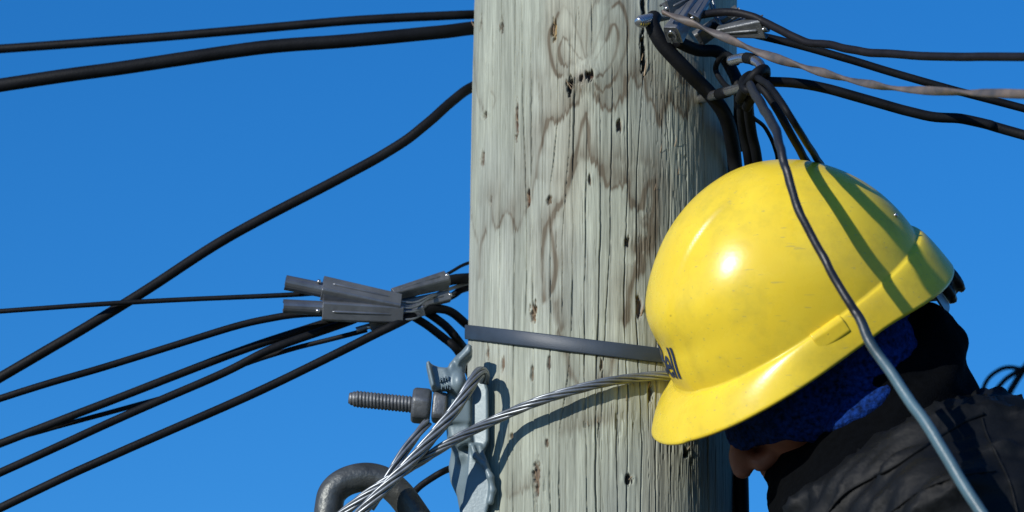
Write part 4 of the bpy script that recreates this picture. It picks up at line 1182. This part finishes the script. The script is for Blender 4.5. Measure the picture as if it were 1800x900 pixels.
cable('hanging_cable', 'inner black cable dropping from the hook onto the top of the hat', [(1326, 140, -.25, 14), (1345, 162, -.262, 14), (1368, 196, -.262, 14), (1390, 236, -.252, 14), (1410, 272, -.225, 14), (1426, 315, -.16, 14), (1412, 420, -.03, 14), (1330, 560, .08, 14), (1265, 800, .17, 14)], 14, group=GH)

# ------------------------------------------------------------------ the worker
def hand(add, wrist, fw, pn, thumb_side, r0=1.0):
    """five-fingered hand closing on something that lies along pn"""
    fw, pn = nrm(fw), nrm(pn); sd = nrm(np.cross(fw, pn)) * thumb_side
    palm = wrist + fw * 0.05
    for k in (-1.2, -.4, .4, 1.2):
        add(wrist + sd * k * 0.014, wrist + fw * 0.085 + sd * k * 0.019, 0.017 * r0, 0.0135 * r0, 0.012)
    for k, ln in ((1.5, .9), (.5, 1.0), (-.5, .95), (-1.5, .75)):
        a = wrist + fw * 0.09 + sd * k * 0.019
        d = fw.copy(); p = a
        for seg, (L, rr) in enumerate(((.040, .0095), (.027, .0088), (.022, .0078))):
            an = R(30 if seg == 0 else 42)
            d = nrm(d * math.cos(an) + pn * math.sin(an)) if seg == 0 else nrm(d * math.cos(an) + nrm(pn - d * np.dot(pn, d)) * math.sin(an))
            q = p + d * L * ln
            add(p, q, rr * r0, rr * 0.93 * r0, 0.003); p = q
    b = wrist + fw * 0.03 + sd * 0.028
    t1 = b + nrm(sd * 0.8 + fw * 0.6 + pn * 0.3) * 0.045; t2 = t1 + nrm(fw * 0.6 + pn * 0.8 + sd * .1) * 0.03
    add(b, t1, 0.014 * r0, 0.0105 * r0, 0.008); add(t1, t2, 0.0105 * r0, 0.0088 * r0, 0.003)

def worker():
    def W(px, py, d): return P(px, py, d)
    neck_t = H(-.030, 0, -.085)
    c7 = W(1660, 880, -.205)
    chest = W(1690, 1040, -.21); belly = W(1735, 1330, -.21); pelv = W(1800, 1610, -.21)
    back = W(1800, 975, -.205)
    shL, shR = W(1690, 965, -.345), W(1700, 965, -.055)
    elL, elR = W(1640, 1430, -.44), W(1650, 1430, .09)
    wrL = np.array([0.185, -0.20, Z0 - 0.50]); wrR = np.array([0.20, 0.13, Z0 - 0.56])
    hipL, hipR = pelv + np.array([-.01, -.09, -.06]), pelv + np.array([-.01, .09, -.06])
    knL = np.array([0.30, -0.29, Z0 - 1.07]); knR = np.array([0.30, 0.07, Z0 - 1.07])
    anL = np.array([0.235, -0.155, Z0 - 1.48]); anR = np.array([0.235, 0.105, Z0 - 1.48])
    def head(V):
        V.ell(H(-.008, 0, .015), HM, (.098, .076, .105), .02)
        V.ell(H(.028, 0, -.075), HM, (.068, .060, .080), .03)
        V.cone(H(.068, 0, -.135), H(.080, 0, -.140), .022, .018, .02)
        V.cone(H(.080, -.03, -.026), H(.080, .03, -.026), .014, .014, .02)
        for sg in (-1, 1):
            V.cone(H(.064, sg * .042, -.068), H(.045, sg * .055, -.066), .020, .018, .02)
            V.ell(H(.094, sg * .031, -.046), HM, (.014, .016, .011), .012, True)
            V.cone(H(.079, sg * .031, -.046), H(.079, sg * .031, -.0461), .0115, .0115, .004)
            V.ell(H(-.012, sg * .072, -.058), HM, (.019, .007, .030), .006)
        V.cone(H(.090, 0, -.040), H(.114, 0, -.082), .0080, .0092, .008)
        V.cone(H(.114, 0, -.082), H(.119, 0, -.091), .0095, .0092, .008)
        for sg in (-1, 1):
            V.cone(H(.104, sg * .0125, -.093), H(.095, sg * .016, -.092), .0082, .0075, .006)
            V.cone(H(.1095, sg * .0062, -.1005), H(.1075, sg * .0062, -.0955), .0032, .0028, .002, True)
        V.cone(H(.093, -.018, -.110), H(.099, 0, -.108), .006, .007, .006); V.cone(H(.099, 0, -.108), H(.093, .018, -.110), .007, .006, .006)
        V.cone(H(.091, -.016, -.119), H(.096, 0, -.119), .006, .0075, .006); V.cone(H(.096, 0, -.119), H(.091, .016, -.119), .0075, .006, .006)
        V.cone(H(.098, 0, -.095), H(.094, 0, -.105), .006, .006, .012)
    def trunk(V, g=0.0, legs=True, arms=True):
        k = 0.06
        for o in (-.075, .075):
            e = np.array([0, o, 0])
            V.cone(chest + e * 1.1, belly + e * .8, .105 + g, .095 + g, k)
            V.cone(belly + e * .8, pelv + e * .7, .095 + g, .108 + g, k)
        V.cone(back + np.array([0, -.08, 0]), back + np.array([0, .08, 0]), .082 + g, .082 + g, k)
        V.cone(c7, shL, .062 + g, .058 + g, k); V.cone(c7, shR, .062 + g, .058 + g, k)
        if arms:
            for s_, e_, w_ in ((shL, elL, wrL), (shR, elR, wrR)):
                V.cone(s_, e_, .056 + g, .042 + g, .04); V.cone(e_, w_, .041 + g, .028 + g * .8, .02)
    def legs(V, g=0.0):
        for h_, k_, a_ in ((hipL, knL, anL), (hipR, knR, anR)):
            V.cone(h_, k_, .083 + g, .056 + g, .04); V.cone(k_, a_, .055 + g, .038 + g, .03)
    fine = lambda lo, f0, f1, hi, c, d: np.concatenate([np.arange(lo, f0, c), np.arange(f0, f1, d), np.arange(f1, hi, c)])
    root = empty('person', (0.25, -0.2, Z0 - 1.58))
    tag(root, 'worker in black jacket with head bowed toward the pole, face mostly hidden', 'person')
    # body: one continuous figure
    hx, hy, hz = HC
    V = Vol(fine(0.03, hx - .15, hx + .09, .80, .009, .0028), fine(-.62, hy - .10, hy + .10, .30, .009, .0032), fine(Z0 - 1.66, hz - .17, hz + .15, hz + .18, .009, .0028))
    head(V)
    V.cone(neck_t, c7, .056, .062, .03)
    trunk(V, -.004); legs(V, -.004)
    def add(a, b, r1, r2, k): V.cone(a, b, r1, r2, k)
    hand(add, wrL, np.array([-.8, .1, .15]), np.array([-.45, .9, 0]), 1)
    hand(add, wrR, np.array([-.8, -.1, .15]), np.array([-.45, -.9, 0]), -1)
    for a_ in (anL, anR):
        V.cone(a_ + np.array([0.01, 0, -.03]), a_ + np.array([-.13, 0, -.06]), .036, .028, .03)
    v, f = V.mesh(); mk('body', v, f, M['skin'], root)
    # head liner under the hat, down to the bridge of the nose
    V = Vol(np.arange(hx - .22, hx + .14, .0035), np.arange(hy - .15, hy + .13, .0035), np.arange(hz - .20, hz + .16, .0035))
    V.ell(H(-.008, 0, .012), HM, (.106, .087, .108), .02)
    V.ell(H(.026, 0, -.072), HM, (.088, .083, .080), .03)
    for sg in (-1, 1): V.ell(H(-.018, sg * .070, -.052), HM, (.046, .024, .050), .015)
    V.ell(H(.010, .086, -.083), HM, (.044, .022, .013), .012)
    V.ell(H(.010, -.086, -.083), HM, (.044, .022, .013), .012)
    G = np.stack(np.meshgrid(*V.ax, indexing='ij'), -1) - HC
    s_, l_, h_ = G @ HF, G @ HL, G @ HU
    cut = (-.073 + .30 * np.clip(s_ - .06, -1, .0) * 0) - h_                  # keep above the nose bridge
    cut = np.where(s_ < .045, -.115 - h_, cut + sst(.09, .045, s_) * -.03)
    hem = np.maximum(cut, -1)
    V.F = np.maximum(V.F, hem)
    V.F = np.maximum(V.F, h_ - .035)
    v, f = V.mesh()
    nn = vnormals(v, f); v = v + nn * ((fbm3(v * 90, 3, 4) - .5) * .005 + (fbm3(v * 30, 2, 8) - .5) * .008)[:, None]
    mk('head_liner', v, f, M['liner'], root)
    # neck gaiter from cheek to collar
    V = Vol(np.arange(hx - .16, hx + .26, .004), np.arange(hy - .17, hy + .16, .004), np.arange(hz - .36, hz + .06, .004))
    V.ell(H(.022, 0, -.128), HM, (.083, .083, .062), .03)
    V.ell(H(-.020, 0, -.108), HM, (.074, .088, .070), .03)
    V.cone(H(-.012, 0, -.132), W(1600, 930, -.205), .074, .090, .03)
    V.cone(H(-.072, 0, -.072), W(1630, 610, -.205), .028, .036, .02)
    V.cone(W(1590, 760, -.205), W(1690, 890, -.205), .066, .082, .03)
    V.cone(H(.045, 0, -.165), W(1560, 960, -.205), .062, .11, .05)
    V.cone(H(-.050, 0, -.098), W(1600, 690, -.205), .040, .034, .03)
    G = np.stack(np.meshgrid(*V.ax, indexing='ij'), -1) - HC
    s_, l_, h_ = G @ HF, G @ HL, G @ HU
    edge = -.102 + .44 * np.clip(.10 - s_, 0, .145) + .02 * sst(.02, .12, -s_)
    V.F = np.maximum(V.F, (h_ - edge) * .9)
    v, f = V.mesh()
    nn = vnormals(v, f)
    q = (v - HC) @ HU
    fold = np.sin(q * 190 + 5 * fbm3(v * 14, 2, 5)) * .0022 + (fbm3(v * 22, 3, 6) - .5) * .012
    mk('neck_gaiter', v + nn * fold[:, None], f, M['gaiter'], root)
    # jacket
    V = Vol(np.arange(.02, .82, .0058), np.arange(-.62, .30, .0058), np.arange(Z0 - .80, Z0 - .02, .0058))
    trunk(V, .016)
    # stand-up collar
    V.cone(W(1590, 930, -.205), c7 + np.array([.01, 0, -.02]), .10, .085, .05)
    jl = W(1450, 905, -.23)
    V.cone(W(1540, 930, -.27), W(1640, 890, -.30), .055, .06, .04)
    V.cone(W(1480, 960, -.24), W(1560, 930, -.28), .05, .055, .04)
    G = np.stack(np.meshgrid(*V.ax, indexing='ij'), -1)
    V.F = np.maximum(V.F, (Z0 - .74) - G[..., 2])
    for w_, e_ in ((wrL, elL), (wrR, elR)):                                       # open cuffs
        t = nrm(w_ - e_)
        near = np.linalg.norm(G - w_, axis=-1) < .12
        V.F = np.where(near, np.maximum(V.F, (G - w_) @ t + .01), V.F)
    # neck opening: plane rising to the back
    pn = nrm(np.array([-.523, 0, .852])); p0 = W(1560, 806, -.205)
    V.F = np.where(np.abs(G[..., 1] + .205) < .20, np.maximum(V.F, ((G - p0) @ pn) - .012 * vn3(G * 18, 3) + .008), V.F)
    v, f = V.mesh()
    nn = vnormals(v, f)
    # creases: ridged noise stretched across the shoulder
    ax = nrm(np.array([.8, -.1, .55]))
    st = v - 0.80 * (v @ ax)[:, None] * ax
    r1 = 1 - np.abs(2 * fbm3(st * 26 + 2, 3, 7) - 1)
    r2 = 1 - np.abs(2 * fbm3(st * 52 + 9, 2, 9) - 1)
    v = v + nn * ((r1 ** 3 - .5) * .016 + (r2 ** 3 - .5) * .005 + (fbm3(v * 10, 2, 2) - .5) * .02)[:, None]
    jk = mk('jacket', v, f, M['jacket'], root)
    from mathutils.bvhtree import BVHTree
    bv = BVHTree.FromPolygons([Vector(x) for x in v], [tuple(int(i) for i in q) for q in f])
    def seam(pts, wd, lift):
        out = []
        for x, y in catmull([(float(a), float(b)) for a, b in pts], 10):
            dv = FWD + (x - 900) * KPX / D0 * RGT - (y - 450) * KPX / D0 * UPV
            h = bv.ray_cast(Vector(CAM), Vector(nrm(dv)))
            if h[0] is not None: out.append(np.array(h[0]) - nrm(dv) * lift)
        out = [p for k, p in enumerate(out) if k == 0 or np.linalg.norm(p - out[k - 1]) < .03]
        if len(out) > 3:
            c = np.array(out); c[1:-1] = (c[:-2] + 2 * c[1:-1] + c[2:]) / 4
            vv, ff = tube(c, wd * KPX, 8, 0.6); mk('seam', vv, ff, M['jacket'], jk)
    seam([(1440, 925), (1480, 872), (1530, 842), (1570, 822), (1625, 786), (1690, 745), (1730, 728)], 4.5, .0005)
    seam([(1726, 735), (1735, 765), (1752, 800), (1775, 850), (1790, 910)], 3.0, .0003)
    seam([(1560, 905), (1620, 862), (1690, 836), (1750, 828)], 2.4, .0002)
    # trousers
    V = Vol(np.arange(.12, .66, .008), np.arange(-.42, .24, .008), np.arange(Z0 - 1.50, Z0 - .62, .008))
    for o in (-.05, .05): V.cone(belly + np.array([0, o, -.1]), pelv + np.array([0, o, 0]), .105, .12, .05)
    legs(V, .018)
    G2 = np.meshgrid(*V.ax, indexing='ij')[2]
    V.F = np.maximum(V.F, G2 - (Z0 - .66)); V.F = np.maximum(V.F, (Z0 - 1.46) - G2)
    v, f = V.mesh(); nn = vnormals(v, f)
    mk('trousers', v + nn * ((fbm3(v * np.array([14, 14, 30]), 3, 3) - .5) * .02)[:, None], f, M['trouser'], root)
    # boots, the inner edges set against the pole
    for a_ in (anL, anR):
        V = Vol(np.arange(a_[0] - .24, a_[0] + .12, .005), np.arange(a_[1] - .08, a_[1] + .08, .005), np.arange(a_[2] - .14, a_[2] + .14, .005))
        V.cone(a_ + np.array([0.005, 0, .10]), a_ + np.array([.01, 0, -.03]), .052, .05, .02)
        V.cone(a_ + np.array([.02, 0, -.05]), a_ + np.array([-.15, 0, -.068]), .048, .040, .03)
        zz = np.meshgrid(*V.ax, indexing='ij')[2]
        V.F = np.maximum(V.F, (a_[2] - .10) - zz)
        v, f = V.mesh(); b_ = mk('boot', v, f, M['leather'], root)
    # gloves over both hands
    for w_, fw, pn_, sd in ((wrL, np.array([-.8, .1, .15]), np.array([-.45, .9, 0]), 1), (wrR, np.array([-.8, -.1, .15]), np.array([-.45, -.9, 0]), -1)):
        V = Vol(np.arange(w_[0] - .26, w_[0] + .09, .0035), np.arange(w_[1] - .16, w_[1] + .16, .0035), np.arange(w_[2] - .10, w_[2] + .12, .0035))
        def add2(a, b, r1, r2, k): V.cone(a, b, r1 + .0025, r2 + .0025, k)
        hand(add2, w_, fw, pn_, sd)
        e_ = elL if sd == 1 else elR
        V.cone(w_, w_ + nrm(e_ - w_) * .05, .032, .040, .01)
        v, f = V.mesh(); mk('glove', v, f, M['leather'], root)
    return root
worker()
